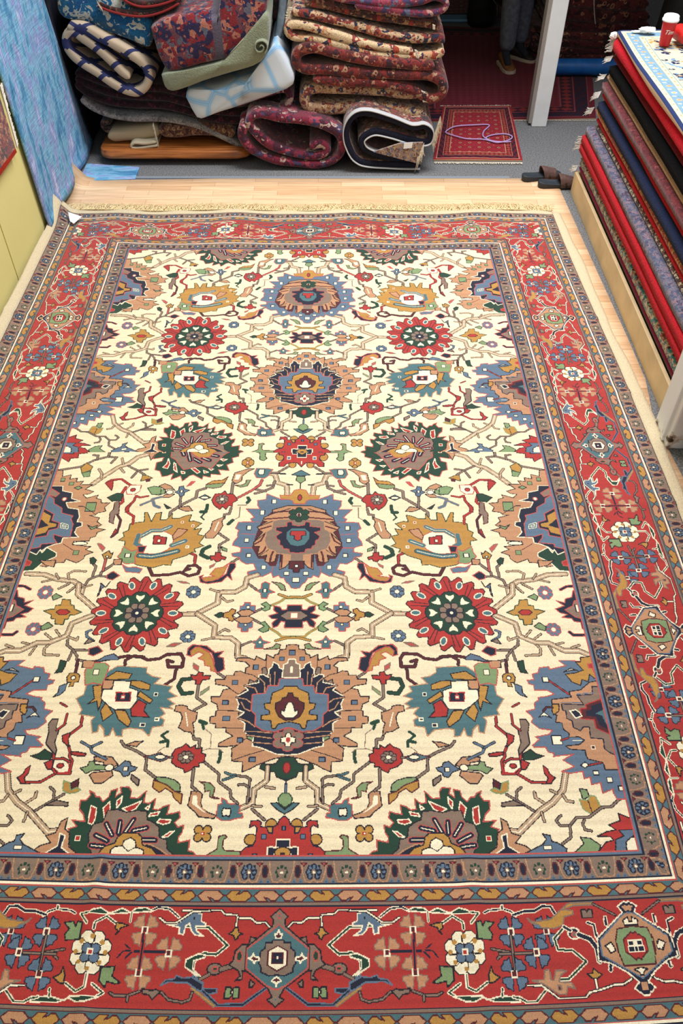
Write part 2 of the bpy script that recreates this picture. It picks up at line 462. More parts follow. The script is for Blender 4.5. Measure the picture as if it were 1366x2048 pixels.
p M K -36 540 8 540 11 526 26 521 29 512 49 501 47 474 35 451 11 437 -32 446
p W K -26 505 6 505 13 493 18 470 27 477 29 462 14 446 -23 446
f C S - 6 -1 368 53 39
p W K -20 377 -12 379 -10 393 6 392 10 379 25 376 24 359 11 357 8 344 -8 345 -19 357
o R S -1 368 7 8
p D K -32 304 20 309 35 287 49 283 82 286 86 270 62 258 38 258 31 241 3 230 -28 233
o R M -2 272 14 20
v B N - 7 -3 230 -1 191
p G D -18 188 11 188 22 173 20 157 3 144 -16 151
p T K -23 135 0 137 26 158 45 156 23 136 1 123 -23 129
v L K W 14 61 274 61 229 99 200 100 157 139 139
v L K - 6 63 208 36 204
v L K - 5 100 148 73 146
v C K - 5 117 157 114 233 126 241 165 246
v T K - 5 161 246 181 249 195 255
v T K - 5 165 243 181 237 200 230
v C K - 5 118 208 132 217 149 215
v C K - 6 61 105 100 137
o Y K 39 89 18 19
p Y K 33 84 52 84 49 63 34 65
o Y K 98 45 19 17
p R N -22 114 -1 118 15 105 19 91 33 82 34 63 45 65 52 82 71 84 69 97 78 103 102 101 103 81 90 88 82 80 83 43 91 26 110 23 124 10 124 -15 -15 -15
q B N -1 79 6 6
q B N 59 54 7 7
q B N 83 0 6 4
p N W -18 45 20 45 21 23 -17 21
p N W 20 19 32 24 45 23 45 -1 25 -1
o Y K 2 8 22 15
q M K 0 0 6 5
p T S 137 147 150 157 160 153 177 155 182 165 198 173 195 155 207 151 209 114 192 102 166 102 150 108 127 111 129 124 141 126
p W K 168 141 177 138 189 141 193 129 189 114 179 118 169 113 165 128
v C K - 5 146 155 169 173 173 196 213 225 213 249 268 292
p R K 264 316 279 321 278 338 299 335 300 349 316 338 332 353 343 342 364 334 372 316 370 287 353 274 329 266 324 253 305 262 297 273 281 273 282 285 266 290
f C K W 8 327 306 27 22
o Y K 231 74 13 13
o Y K 258 74 13 13
o Y K 231 51 13 13
o Y K 257 51 13 13
o Y Y 244 62 9 9
q W R 244 62 4 4
p P K 209 118 235 126 254 139 261 157 259 184 275 197 295 192 300 147 277 129 262 113 215 108
p W P 274 182 290 182 290 153 250 126 231 118 268 151
v C K - 6 297 267 295 208 279 196
p G M 205 171 226 176 222 204 240 221 273 225 257 215 252 192 236 196 236 176 216 169
p G K 329 192 333 215 351 229 379 237 407 239 417 233 394 220 374 213 346 192
p Y M 321 184 346 192 374 213 394 220 419 228 417 204 394 188 377 202 353 188 347 172 322 152
v C K - 6 415 237 450 262 452 304 481 321 530 342 545 360
v C K - 5 369 305 395 306
p T M 379 304 395 309 412 321 436 312 462 307 439 299 406 290 391 296
o W K 409 306 17 8
v D D - 6 218 327 216 308 220 290
v C - - 3 208 323 222 334 255 336 275 329
p G M 125 10 173 13 181 24 179 45 169 52 177 59 195 54 196 17 214 6 238 -10 125 -15
p B K 477 269 497 274 502 287 519 290 537 274 553 262 527 253 514 236 498 241 496 253 482 259
q W K 512 263 8 7
p P K 623 304 598 308 563 304 539 277 557 270 584 264 587 286 617 291
p P K 624 242 604 216 579 216 549 242 556 258 583 255 617 251
o W K 566 268 14 12
p C K 463 229 491 246 490 229 464 208
p P K 471 360 500 357 528 346 491 339 483 351
p D S 247 -12 266 8 282 12 280 43 301 38 314 35 316 50 306 65 305 88 321 81 334 95 319 110 323 129 342 123 360 120 356 150 374 144 389 133 405 136 402 169 421 153 437 156 435 193 457 169 481 171 481 192 491 204 517 202 511 184 527 171 526 197 545 192 549 173 565 157 577 173 589 173 596 184 612 192 607 176 618 161 635 161 632 133 617 118 607 95 648 99 628 80 653 72 646 57 639 21 612 -15
p R W 445 161 464 152 499 136 481 125 459 136
p R W 416 149 430 138 420 133
p R W 384 128 411 122 415 113 388 117
p R W 346 103 380 105 388 95 367 89 349 94
p R W 330 69 344 67 366 50 347 52
p R W 506 173 520 157 516 135 506 153
p R W 542 157 559 137 548 103 535 129
p R W 580 137 599 145 596 91 582 86 577 106
q R W 618 44 8 7
p C K 306 -15 345 17 350 43 373 50 378 80 398 95 418 103 423 129 454 131 485 125 511 131 543 128 551 95 580 87 588 57 581 28 572 10 561 -15
p N P 321 -15 363 13 394 28 417 32 380 -15
v N S W 16 416 78 455 69
v N S W 16 459 103 479 63
v N S W 16 384 41 421 43
v N S W 16 499 95 498 61
v N S W 16 539 87 516 54
v N S W 16 565 54 526 35
v N S W 16 573 24 531 17
p Y K 358 -15 390 17 421 28 426 50 438 61 483 63 498 50 503 32 531 17 554 -15
p W K 410 -15 415 13 438 20 443 39 459 48 478 39 479 24 502 21 512 10 508 -15
v K - - 2 438 21 460 8 480 24
v L K W 17 690 65 712 61 747 91 787 126 830 153 869 192 888 249
v L K - 6 847 182 830 192
v L K - 6 803 151 779 169 778 186
v L K - 6 866 176 874 157 893 153
v L K - 5 790 122 794 93
v C K - 5 768 126 737 149 691 180
p P K 610 -1 639 19 646 59 663 72 661 106 680 94 684 74 689 59 716 50 696 30 725 21 751 -1
p N W 634 -1 661 17 657 52 674 58 673 21 705 -1
p C K 671 153 711 161 742 144 670 142
v C K - 5 720 165 723 190 739 202
p M K 655 231 678 215 670 196 651 204
p Y G 641 194 655 202 673 192 681 217 702 225 697 192 675 182 653 186
v R K - 6 692 458 688 413 719 382
v R K - 6 713 342 703 321 701 304 690 291 688 247 734 247 775 219 834 217
p R K 717 391 742 379 737 359 711 338 719 364
p R K 650 316 686 323 702 321 698 313 676 307 652 307
p R K 820 275 834 261 835 248 852 233 835 215 820 215 829 233 820 248
p W R 696 278 715 295 752 295 753 273 722 249 693 253
o R M 724 274 11 8
v R K - 5 696 287 720 299 751 297 752 269 733 249
p R K 752 297 778 283 762 261 748 262
v R K - 6 756 325 751 297
p C K 769 440 790 439 798 422 790 391 789 350 760 321 748 311 749 329 761 355 758 397 769 408
v R K - 5 744 458 743 420 765 399
v R K - 4 752 486 776 500
p D K 762 316 789 331 803 316 828 307 791 294 759 294
v B K - 6 582 297 632 321 640 338 609 355
v B K - 5 640 338 675 357
p G K 580 276 613 279 619 290 634 289 636 274 658 266 637 248 618 258 579 261
p G K 921 196 943 192 947 169 925 160
p Y G 914 161 940 157 951 173 966 169 976 133 942 113 920 129
v K - - 2 940 157 945 118
v C K - 5 1059 169 1036 157 1008 135 977 133 932 103 894 103 870 80 840 80 830 95 848 111
v C K - 5 870 80 866 43 837 24
v C K - 5 917 95 909 84 913 65 931 61
p B K 721 -1 778 24 791 39 782 56 805 50 806 32 823 28 847 10 844 -1
q W K 791 15 12 6
p G K 870 -1 901 23 894 43 923 39 950 17 942 -1
p R K 940 -1 969 26 992 31 985 42 945 44 976 57 1006 62 987 78 1025 90 1024 113 1064 93 1063 -1
p B K 1014 61 1059 61 1059 45 1033 28 1023 -1 991 -1 998 32 1026 43
p W K 1028 24 1044 37 1067 39 1061 -1 1024 -1
v L K W 18 827 1004 820 957 748 894
v L K W 17 739 863 812 824 818 770 872 741 917 741 969 708 1022 708 1066 684
v L K - 5 840 767 863 794
v L K - 5 870 757 898 779
v L K - 5 947 735 971 742
v L K - 6 812 765 777 750 776 762
v L K - 6 875 730 886 715 881 691 828 688
v L K - 6 998 720 1027 731
v L K - 5 918 725 931 691
v L K - 5 841 992 861 966
v L K - 5 863 1010 899 983
v C K - 6 810 751 807 730 782 710 728 708
v C K - 6 782 710 789 668
v C K - 6 782 710 761 684 761 671 736 664
v M K - 7 754 668 753 616
v B K - 6 715 746 744 765 750 786 735 794
p C K 715 746 735 757 747 733 728 738
p N S 674 704 696 725 725 715 722 691 704 685
p D K 794 663 817 668 817 633 824 615 800 620 794 643
p P K 695 665 736 667 734 638 695 636
p B K 611 676 633 694 663 684 692 659 657 667 639 668 613 668
p Y K 734 606 747 616 771 616 778 598 772 579 759 579 763 562 748 564 748 579 733 581
o W K 755 597 8 8
p B K 771 575 796 564 794 540 808 522 786 530 772 547
p Y D 787 874 817 888 823 905 836 908 842 931 873 934 872 908 892 905 892 888 906 888 930 880 897 863 894 846 878 843 873 821 843 818 843 843 830 843 828 863 813 860
p R K 830 875 847 887 872 887 882 875 869 863 843 863
f B S W 8 945 966 30 33
f B S W 8 947 799 29 30
p G K 876 945 903 960 915 948 907 929
p G K 878 812 900 830 922 811 917 793 895 800
v N S - 8 1006 980 1032 995 1076 998
v N S - 9 1004 788 1015 775 1077 777
p N S 1082 1004 1052 974 1042 945 1016 937 1011 919 980 929 1006 905 970 891 986 873 1010 866 987 853 1023 848 1029 835 1052 831 1052 805 1078 782 1100 934
p C S 1006 887 1038 905 1048 928 1072 931 1072 843 1038 855 1022 870
q W K 1060 894 14 16
p T P 506 638 610 644 642 618 668 574 702 574 705 531 727 516 698 474 704 456 650 447 659 433 645 388 629 393 628 419 610 401 603 375 587 379 581 406 566 379 545 375 548 401 527 406 483 401 457 378 451 410 418 415 415 437 432 447 416 460 435 483 392 477 405 488 389 497 416 516 386 526 417 545 406 564 471 574 451 597 482 603 505 618
p Y K 554 612 608 623 645 593 626 588 561 592
p Y K 483 569 517 584 553 586 551 569 519 554 484 549
p Y K 466 511 514 545 521 526 474 497
p R K 485 497 513 512 534 477 527 449 466 446 489 470
p Y K 525 431 550 470 589 474 568 437 531 410
p Y K 591 460 622 502 635 470 619 432 602 447
p Y K 650 569 680 564 665 516 684 495 655 507 642 470 638 507
p W K 552 583 611 586 611 552 644 550 642 516 611 487 588 474 534 477 519 507 522 547 553 558
p P K 614 588 650 588 646 554 620 551 610 564
p N R 545 540 567 538 568 531 571 539 595 540 591 505 541 505
q W S 568 522 6 6
q N W 458 533 6 6
q N W 441 439 7 5
q N W 484 418 8 6
p G S 639 643 655 656 693 658 698 636 719 636 720 618 708 567 681 576 650 569 644 598
q W K 680 619 10 11
v M K - 7 525 681 561 685 587 667 585 648
E 582 870
p B S 1075 684 1027 663 988 668 942 668 962 647 902 632 902 643 868 638 860 618 840 613 841 591 818 588 821 574 837 569 836 549 879 550 901 535 875 526 844 521 845 512 829 502 826 477 795 470 808 456 815 442 806 428 829 405 871 399 859 384 811 375 823 366 797 344 802 338 839 338 844 321 863 316 859 305 882 308 924 312 887 293 902 282 920 270 875 253 903 247 944 253 942 228 963 233 962 208 991 214 991 179 1025 192 1025 176 1031 159 1079 157 1106 336 1110 663
p Y K 1083 699 1068 694 1049 684 1021 681 1018 663 1000 662 1020 629 991 618 955 613 971 583 999 568 1008 592 1028 583 1039 612 1052 597 1089 588 1102 684
p R S 1042 653 1059 658 1061 671 1094 668 1091 613 1055 622 1054 637 1041 638
p W K 950 621 978 637 1002 627 978 629
v R K - 4 892 588 951 535
p P K 1090 593 1032 581 995 551 955 545 958 523 889 514 884 474 886 458 897 455 887 428 908 426 909 401 925 387 922 373 955 374 971 362 950 346 904 342 918 330 966 326 964 311 968 295 1014 282 1016 257 1075 257 1092 379
v W - - 3 933 362 961 362
p C N 1093 564 1037 564 1033 534 979 530 994 494 920 498 919 474 929 470 927 442 943 433 943 409 964 396 976 410 996 410 992 370 1033 366 1029 330 1047 314 1088 293 1113 470
v B - - 4 980 535 1035 540
v B - - 4 918 503 985 502
p M R 1084 526 1019 502 1001 494 1001 481 980 479 977 441 1018 437 1018 405 1089 366
p N M 1083 514 1017 492 1016 477 995 472 992 450 1024 447 1030 414 1092 377
p T N 1079 493 1051 474 1019 460 1046 451 1052 418 1101 415
p N W 943 470 963 475 974 466 979 451 957 443
p Y K 888 497 911 497 906 470 886 455 883 470
v M K - 4 853 470 868 486 886 483
p W N 834 447 854 467 876 444 854 453
q W N 881 591 10 10
q W N 880 363 16 16
p W N 940 274 956 285 968 274 952 264
q W N 984 247 9 7
q W N 1022 223 8 9
q W N 1051 194 7 8
q M W 993 336 6 6
v R K - 3 894 362 918 370
v R K - 3 968 274 1009 282
"""
BORDER="""
v W K - 3 275 155 165 153 155 163 119 166 116 173 81 173 63 186 39 184 25 197
v W K - 3 118 171 120 194
p Y K 99 214 111 210 115 198 123 198 129 208 139 214 125 218 120 230 113 225 112 218
v D W - 5 274 194 197 198 140 243 169 266 203 263 226 277 230 305 210 320
p N B 159 348 199 347 196 335 225 317 225 341 186 362 159 357
v N B - 3 29 347 87 385 153 386 196 353
v Y C - 3 163 387 225 347
o C K 169 301 21 14
v C K - 10 87 287 132 296 152 302
v C K - 6 183 314 206 326
p C K 58 225 77 222 81 240 100 241 117 257 121 281 132 290 105 305 98 317 112 329 92 326 93 305 67 305
p C K 58 335 71 326 72 344 64 344
o D S 105 269 8 13
o D S 168 301 7 5
p G K 99 344 114 345 116 353 121 344 134 343 138 370 123 370 116 362 113 370 99 369
q W K 117 356 3 3
p C K -29 168 -2 148 24 169 16 178 18 194 86 247 88 302 22 347 10 367 23 373 -1 390 -23 373 -17 364
p T S -23 206 0 190 20 206 85 251 84 299 27 340 2 350 -19 341
q T S -3 168 6 6
q T C 0 373 5 3
p C N -25 236 -11 236 -8 230 16 230 17 236 34 236 36 251 47 257 50 287 43 298 44 308 21 317 -17 314
p W M -24 254 -2 243 26 257 26 292 1 305 -21 296
q N M 6 267 8 6
q N M 7 281 8 7
q N M -10 267 7 6
q N M -9 281 7 7
q W W -2 274 3 2
p M W -9 216 -3 213 -2 200 4 214 11 214 7 225 -8 225
p M W -2 329 0 319 10 326 13 331 3 332 0 343
p M W 51 272 63 271 66 263 71 272 80 275 67 280 63 287 60 281 51 280
p B W 220 162 245 159 270 175 287 191 315 191 279 199 279 214 265 217 262 195 252 188 244 207 234 217 209 220 230 207 234 195 206 195 206 188 220 182
v W K - 3 199 155 245 157 290 187 319 187 338 175
q N B 241 175 4 5
p D W 198 267 219 265 250 279 251 297 212 318 229 300 229 282 198 273
p N B 198 336 228 321 252 324 271 318 275 326 299 329 310 342 289 333 238 335 211 351 198 354
v C K - 4 223 357 228 374 247 380 284 375 304 359 338 359
p C K 308 357 321 351 331 354 358 351 356 362 337 365 327 375 321 368
v C K - 4 365 357 394 367 430 368 443 362
v C K - 4 394 367 393 380
v N W - 3 284 172 313 151 345 147 366 157
p D W 359 157 381 148 409 151 422 162 448 151 465 159 482 165 508 152 529 158 542 167 503 168 426 163 376 159
v D W - 3 419 162 419 185
v D W - 3 539 165 561 169 539 193
v D W - 3 459 191 488 173 515 190 516 208
p Y K 423 196 441 191 457 189 458 204 450 210 454 221 446 212 444 203
T P R 374 207
T P R 300 264
T P R 374 313
v N R - 7 312 261 401 261
v N R - 5 376 217 374 304
v N R - 4 401 261 423 244
v N R - 4 401 260 425 261 439 278
v N R - 4 401 263 417 279
f W K - 8 514 267 58 58
f B K - 4 514 269 27 26
o Y - 515 227 7 7
o Y - 543 240 7 7
o Y - 555 266 7 6
o Y - 542 291 6 6
o Y - 514 308 6 6
o Y - 485 292 6 6
o Y - 474 266 7 6
o Y - 487 241 7 7
q R W 514 267 7 7
p G K 552 192 566 188 570 203 578 189 604 193 586 209 595 223 591 238 552 236
p G K 441 299 478 303 477 335 459 350 456 336 433 341 419 338 444 323
v D W - 3 512 322 512 352 534 362 566 343
p Y K 570 344 572 323 581 304 584 321 602 331 594 336 583 343
v D W - 3 493 343 461 363 480 374
p D W 473 372 516 372 549 373 561 384 589 377 602 375 650 378 648 390 604 388 577 388 549 377 528 386 505 385
v D W - 3 602 375 605 358
v N W - 3 579 167 592 161 632 157 655 165 668 176
v N W - 3 631 157 632 149
v C K - 3 587 261 640 271
v C K - 3 601 286 620 273
T B N 747 220
v N W - 6 661 174 694 165 723 165 746 153 770 155 779 174
p Y C 698 184 714 195 764 189 821 148 893 147 898 154 834 155 804 164 832 168 830 178 804 184 796 206 770 214 736 211 727 201 710 199
v C K - 3 892 152 948 185
p C K 855 167 867 166 870 173 876 166 886 168 884 189 854 189
T B N 711 273
T B N 648 218
T B N 642 324
v C K - 3 609 274 698 274
v C K - 3 646 228 644 314
v D W - 5 794 216 766 240 771 269 811 273 843 302 788 341 761 341
o N W 823 229 17 15
o C S 823 232 7 7
v N W - 11 836 233 865 246 880 271 880 302
v N W - 7 799 211 814 221
v N W - 5 885 247 883 209 867 202
v N W - 6 918 210 919 190
v N W - 8 909 309 905 325
p Y K 840 332 854 330 859 319 869 329 880 335 870 341 860 346 851 343
v W K - 3 859 346 859 369
v W K - 3 675 352 712 354 753 386 825 386 838 375 865 371 907 361 934 360 957 349
p P C 687 342 721 340 725 319 738 316 740 343 747 343 755 320 785 321 766 332 760 347 793 350 800 365 781 359 774 377 755 376 716 350
q M C 759 361 4 5
v D W - 3 632 378 651 382 666 391 692 391 720 366
p N W 960 162 981 149 1005 162 990 173 1028 203 1081 239 1078 298 1011 347 992 370 1006 376 983 391 959 372 975 358 950 334 909 309 877 302 886 244 971 179
p P B 965 188 981 179 996 189 1073 255 1072 295 1006 338 987 349 890 290 892 250
p P N 969 162 979 158 989 159 987 176 978 179 973 169
p P N 978 358 992 355 994 373 985 381 976 378
p G M 946 223 982 218 1026 222 1028 257 1035 282 1026 315 991 318 944 317 936 282 935 254
p R M 957 252 982 233 1011 256 1010 284 981 305 956 283
q N W 976 262 8 7
q N W 992 261 7 7
q N W 974 278 8 7
q N W 991 278 8 7
p W K 967 201 981 192 984 205 995 207 990 215 969 214
p W K 903 266 921 257 926 266 930 279 915 285 910 275
p W K 1035 275 1048 257 1065 270 1052 282 1043 285
p W K 969 328 987 323 996 332 985 343 981 334
"""
CS=2.4;WORLD=.42;E1=330.;E2=18.;EXPO=.2
import bpy, bmesh, random
from mathutils import Vector, Matrix, noise
R_=random.Random(7)
SC=bpy.context.scene; COL=SC.collection
# ------------------------------------------------------------------ view geometry
FPX=1593.;TH=math.radians(47.65);CAMH=2.45
cT,sT=math.cos(TH),math.sin(TH)
def ray(px,py):
    x=(px-683)/FPX;y=(1024-py)/FPX
    return Vector((x, cT+y*sT, -sT+y*cT))
def at_z(px,py,z=0.):
    d=ray(px,py);t=(z-CAMH)/d.z;return Vector((d.x*t,d.y*t,z))
def at_y(px,py,Y):
    d=ray(px,py);t=Y/d.y;return Vector((d.x*t,Y,CAMH+d.z*t))
def at_x(px,py,X):
    d=ray(px,py);t=X/d.x;return Vector((X,d.y*t,CAMH+d.z*t))
# ------------------------------------------------------------------ helpers
def lin(c):
    return tuple(((v/255.)/12.92 if v/255.<.04045 else ((v/255.+.055)/1.055)**2.4) for v in c)
def tag(o,label=None,cat=None,group=None,kind=None):
    if label:o['label']=label
    if cat:o['category']=cat
    if group:o['group']=group
    if kind:o['kind']=kind
    return o
def link(name,me,parent=None,loc=None):
    o=bpy.data.objects.new(name,me);COL.objects.link(o)
    if parent:o.parent=parent;o.matrix_parent_inverse=Matrix.Translation(-Vector(parent.location)) if False else Matrix.Identity(4)
    if loc is not None:o.location=loc
    return o
def empty(name,loc):
    o=bpy.data.objects.new(name,None);COL.objects.link(o);o.location=loc;o.empty_display_size=.1;return o
def mesh(name,vs,fs,mat,parent=None,smooth=True,loc=(0,0,0),mi=None):
    """vs in world space; stored relative to loc (thing) or to the parent's location"""
    org=Vector(parent.location) if parent else Vector(loc)
    if parent and parent.parent: org=org+Vector(parent.parent.location)
    me=bpy.data.meshes.new(name);me.from_pydata([tuple(Vector(v)-org) for v in vs],[],fs)
    for m in (mat if isinstance(mat,(list,tuple)) else [mat]):me.materials.append(m)
    if mi:
        me.polygons.foreach_set('material_index',mi)
    if smooth:me.polygons.foreach_set('use_smooth',[True]*len(me.polygons))
    me.validate();me.update()
    bm=bmesh.new();bm.from_mesh(me);bmesh.ops.recalc_face_normals(bm,faces=bm.faces);bm.to_mesh(me);bm.free()
    o=bpy.data.objects.new(name,me);COL.objects.link(o)
    if parent:o.parent=parent
    else:o.location=org
    return o
def boxv(x0,x1,y0,y1,z0,z1):
    return [(x0,y0,z0),(x1,y0,z0),(x1,y1,z0),(x0,y1,z0),(x0,y0,z1),(x1,y0,z1),(x1,y1,z1),(x0,y1,z1)],[(0,3,2,1),(4,5,6,7),(0,1,5,4),(1,2,6,5),(2,3,7,6),(3,0,4,7)]
def bev(o,w,seg=2):
    m=o.modifiers.new('b','BEVEL');m.width=w;m.segments=seg;m.limit_method='ANGLE';return o
# ------------------------------------------------------------------ materials
def newmat(name):
    m=bpy.data.materials.new(name);m.use_nodes=True;nt=m.node_tree;b=nt.nodes['Principled BSDF'];return m,nt,b
def N(nt,t,**k):
    n=nt.nodes.new(t)
    for a,v in k.items():
        if a in n.inputs: n.inputs[a].default_value=v
        else:setattr(n,a,v)
    return n
def plain(name,c,rough=.8,spec=.3,nscale=0,namt=.15,bump=0,sheen=0,metal=0):
    m,nt,b=newmat(name);b.inputs['Base Color'].default_value=(*lin(c),1);b.inputs['Roughness'].default_value=rough
    b.inputs['Specular IOR Level'].default_value=spec;b.inputs['Metallic'].default_value=metal
    b.inputs['Sheen Weight'].default_value=sheen
    if nscale:
        tc=N(nt,'ShaderNodeTexCoord');n=N(nt,'ShaderNodeTexNoise',Scale=nscale,Detail=4.)
        nt.links.new(tc.outputs['Object'],n.inputs['Vector'])
        mx=N(nt,'ShaderNodeMix',data_type='RGBA');mx.inputs[6].default_value=(*[x*(1-namt) for x in lin(c)],1);mx.inputs[7].default_value=(*[min(1,x*(1+namt)) for x in lin(c)],1)
        rp=N(nt,'ShaderNodeMapRange');rp.inputs[1].default_value=.3;rp.inputs[2].default_value=.7
        nt.links.new(n.outputs['Fac'],rp.inputs[0]);nt.links.new(rp.outputs[0],mx.inputs[0]);nt.links.new(mx.outputs[2],b.inputs['Base Color'])
        if bump:
            bp=N(nt,'ShaderNodeBump',Strength=bump,Distance=.01);nt.links.new(n.outputs['Fac'],bp.inputs['Height']);nt.links.new(bp.outputs[0],b.inputs['Normal'])
    return m
def patt(name,cols,scale=14.,stretch=(1,1,1),stripe=None,fine=60,dist=.35,rough=.92,rnd=1.):
    """woven rug: cells of several wool colours, warped by noise; optional coloured stripes along z/x"""
    m,nt,b=newmat(name);b.inputs['Roughness'].default_value=rough;b.inputs['Specular IOR Level'].default_value=.12;b.inputs['Sheen Weight'].default_value=.25;b.inputs['Sheen Roughness'].default_value=.5
    scale=scale*1.75
    tc=N(nt,'ShaderNodeTexCoord');mp=N(nt,'ShaderNodeMapping');mp.inputs['Scale'].default_value=stretch
    nt.links.new(tc.outputs['Object'],mp.inputs[0])
    nz=N(nt,'ShaderNodeTexNoise',Scale=scale*.8,Detail=2.)
    nt.links.new(mp.outputs[0],nz.inputs['Vector'])
    vm=N(nt,'ShaderNodeVectorMath',operation='MULTIPLY_ADD');vm.inputs[1].default_value=(dist*2/scale*2,)*3
    nt.links.new(nz.outputs['Color'],vm.inputs[0]);nt.links.new(mp.outputs[0],vm.inputs[2])
    v=N(nt,'ShaderNodeTexVoronoi',Scale=scale,Randomness=rnd);nt.links.new(vm.outputs[0],v.inputs['Vector'])
    sep=N(nt,'ShaderNodeSeparateColor');nt.links.new(v.outputs['Color'],sep.inputs[0])
    v2=N(nt,'ShaderNodeTexVoronoi',Scale=scale*2.7,Randomness=rnd);nt.links.new(vm.outputs[0],v2.inputs['Vector'])
    sep2=N(nt,'ShaderNodeSeparateColor');nt.links.new(v2.outputs['Color'],sep2.inputs[0])
    def ramp(seq):
        r=N(nt,'ShaderNodeValToRGB');r.color_ramp.interpolation='CONSTANT';e=r.color_ramp.elements
        tot=sum(w for _,w in seq);p=0
        for i,(c,w) in enumerate(seq):
            if i==0:el=e[0];el.position=0
            elif i==1:el=e[1];el.position=p/tot
            else:el=e.new(p/tot)
            el.color=(*lin(c),1);p+=w
        return r
    r1=ramp(cols);nt.links.new(sep.outputs[0],r1.inputs[0])
    r2=ramp(cols[::-1]);nt.links.new(sep2.outputs[1],r2.inputs[0])
    # rings: the core of each cell takes the second palette
    ct=N(nt,'ShaderNodeMath',operation='LESS_THAN');ct.inputs[1].default_value=.33;nt.links.new(v.outputs['Distance'],ct.inputs[0])
    mx=N(nt,'ShaderNodeMix',data_type='RGBA');nt.links.new(ct.outputs[0],mx.inputs[0]);nt.links.new(r1.outputs[0],mx.inputs[6]);nt.links.new(r2.outputs[0],mx.inputs[7])
    last=mx.outputs[2]
    if stripe:
        ax,period,scol,wd=stripe
        sx=N(nt,'ShaderNodeSeparateXYZ');nt.links.new(tc.outputs['Object'],sx.inputs[0])
        w=N(nt,'ShaderNodeMath',operation='PINGPONG');w.inputs[1].default_value=period;nt.links.new(sx.outputs[ax],w.inputs[0])
        l=N(nt,'ShaderNodeMath',operation='LESS_THAN');l.inputs[1].default_value=wd;nt.links.new(w.outputs[0],l.inputs[0])
        m2=N(nt,'ShaderNodeMix',data_type='RGBA');nt.links.new(l.outputs[0],m2.inputs[0]);nt.links.new(last,m2.inputs[6]);m2.inputs[7].default_value=(*lin(scol),1);last=m2.outputs[2]
    fn=N(nt,'ShaderNodeTexNoise',Scale=fine*2.5,Detail=3.);nt.links.new(tc.outputs['Object'],fn.inputs['Vector'])
    mr=N(nt,'ShaderNodeMapRange');mr.inputs[1].default_value=.3;mr.inputs[2].default_value=.7;mr.inputs[3].default_value=.55;mr.inputs[4].default_value=1.08
    nt.links.new(fn.outputs['Fac'],mr.inputs[0])
    sc_=N(nt,'ShaderNodeVectorMath',operation='SCALE');nt.links.new(last,sc_.inputs[0]);nt.links.new(mr.outputs[0],sc_.inputs['Scale'])
    nt.links.new(sc_.outputs[0],b.inputs['Base Color'])
    bp=N(nt,'ShaderNodeBump',Strength=.5,Distance=.006);nt.links.new(fn.outputs['Fac'],bp.inputs['Height']);nt.links.new(bp.outputs[0],b.inputs['Normal'])
    return m
def knotmat(name,rough=.85,sheen=.3,bscale=420,spec=.25):
    m,nt,b=newmat(name);b.inputs['Roughness'].default_value=rough;b.inputs['Specular IOR Level'].default_value=spec
    b.inputs['Sheen Weight'].default_value=sheen;b.inputs['Sheen Roughness'].default_value=.45
    a=N(nt,'ShaderNodeAttribute',attribute_name='knot');nt.links.new(a.outputs['Color'],b.inputs['Base Color'])
    tc=N(nt,'ShaderNodeTexCoord');n=N(nt,'ShaderNodeTexNoise',Scale=float(bscale),Detail=2.);nt.links.new(tc.outputs['Object'],n.inputs['Vector'])
    bp=N(nt,'ShaderNodeBump',Strength=.35,Distance=.003);nt.links.new(n.outputs['Fac'],bp.inputs['Height']);nt.links.new(bp.outputs[0],b.inputs['Normal'])
    return m
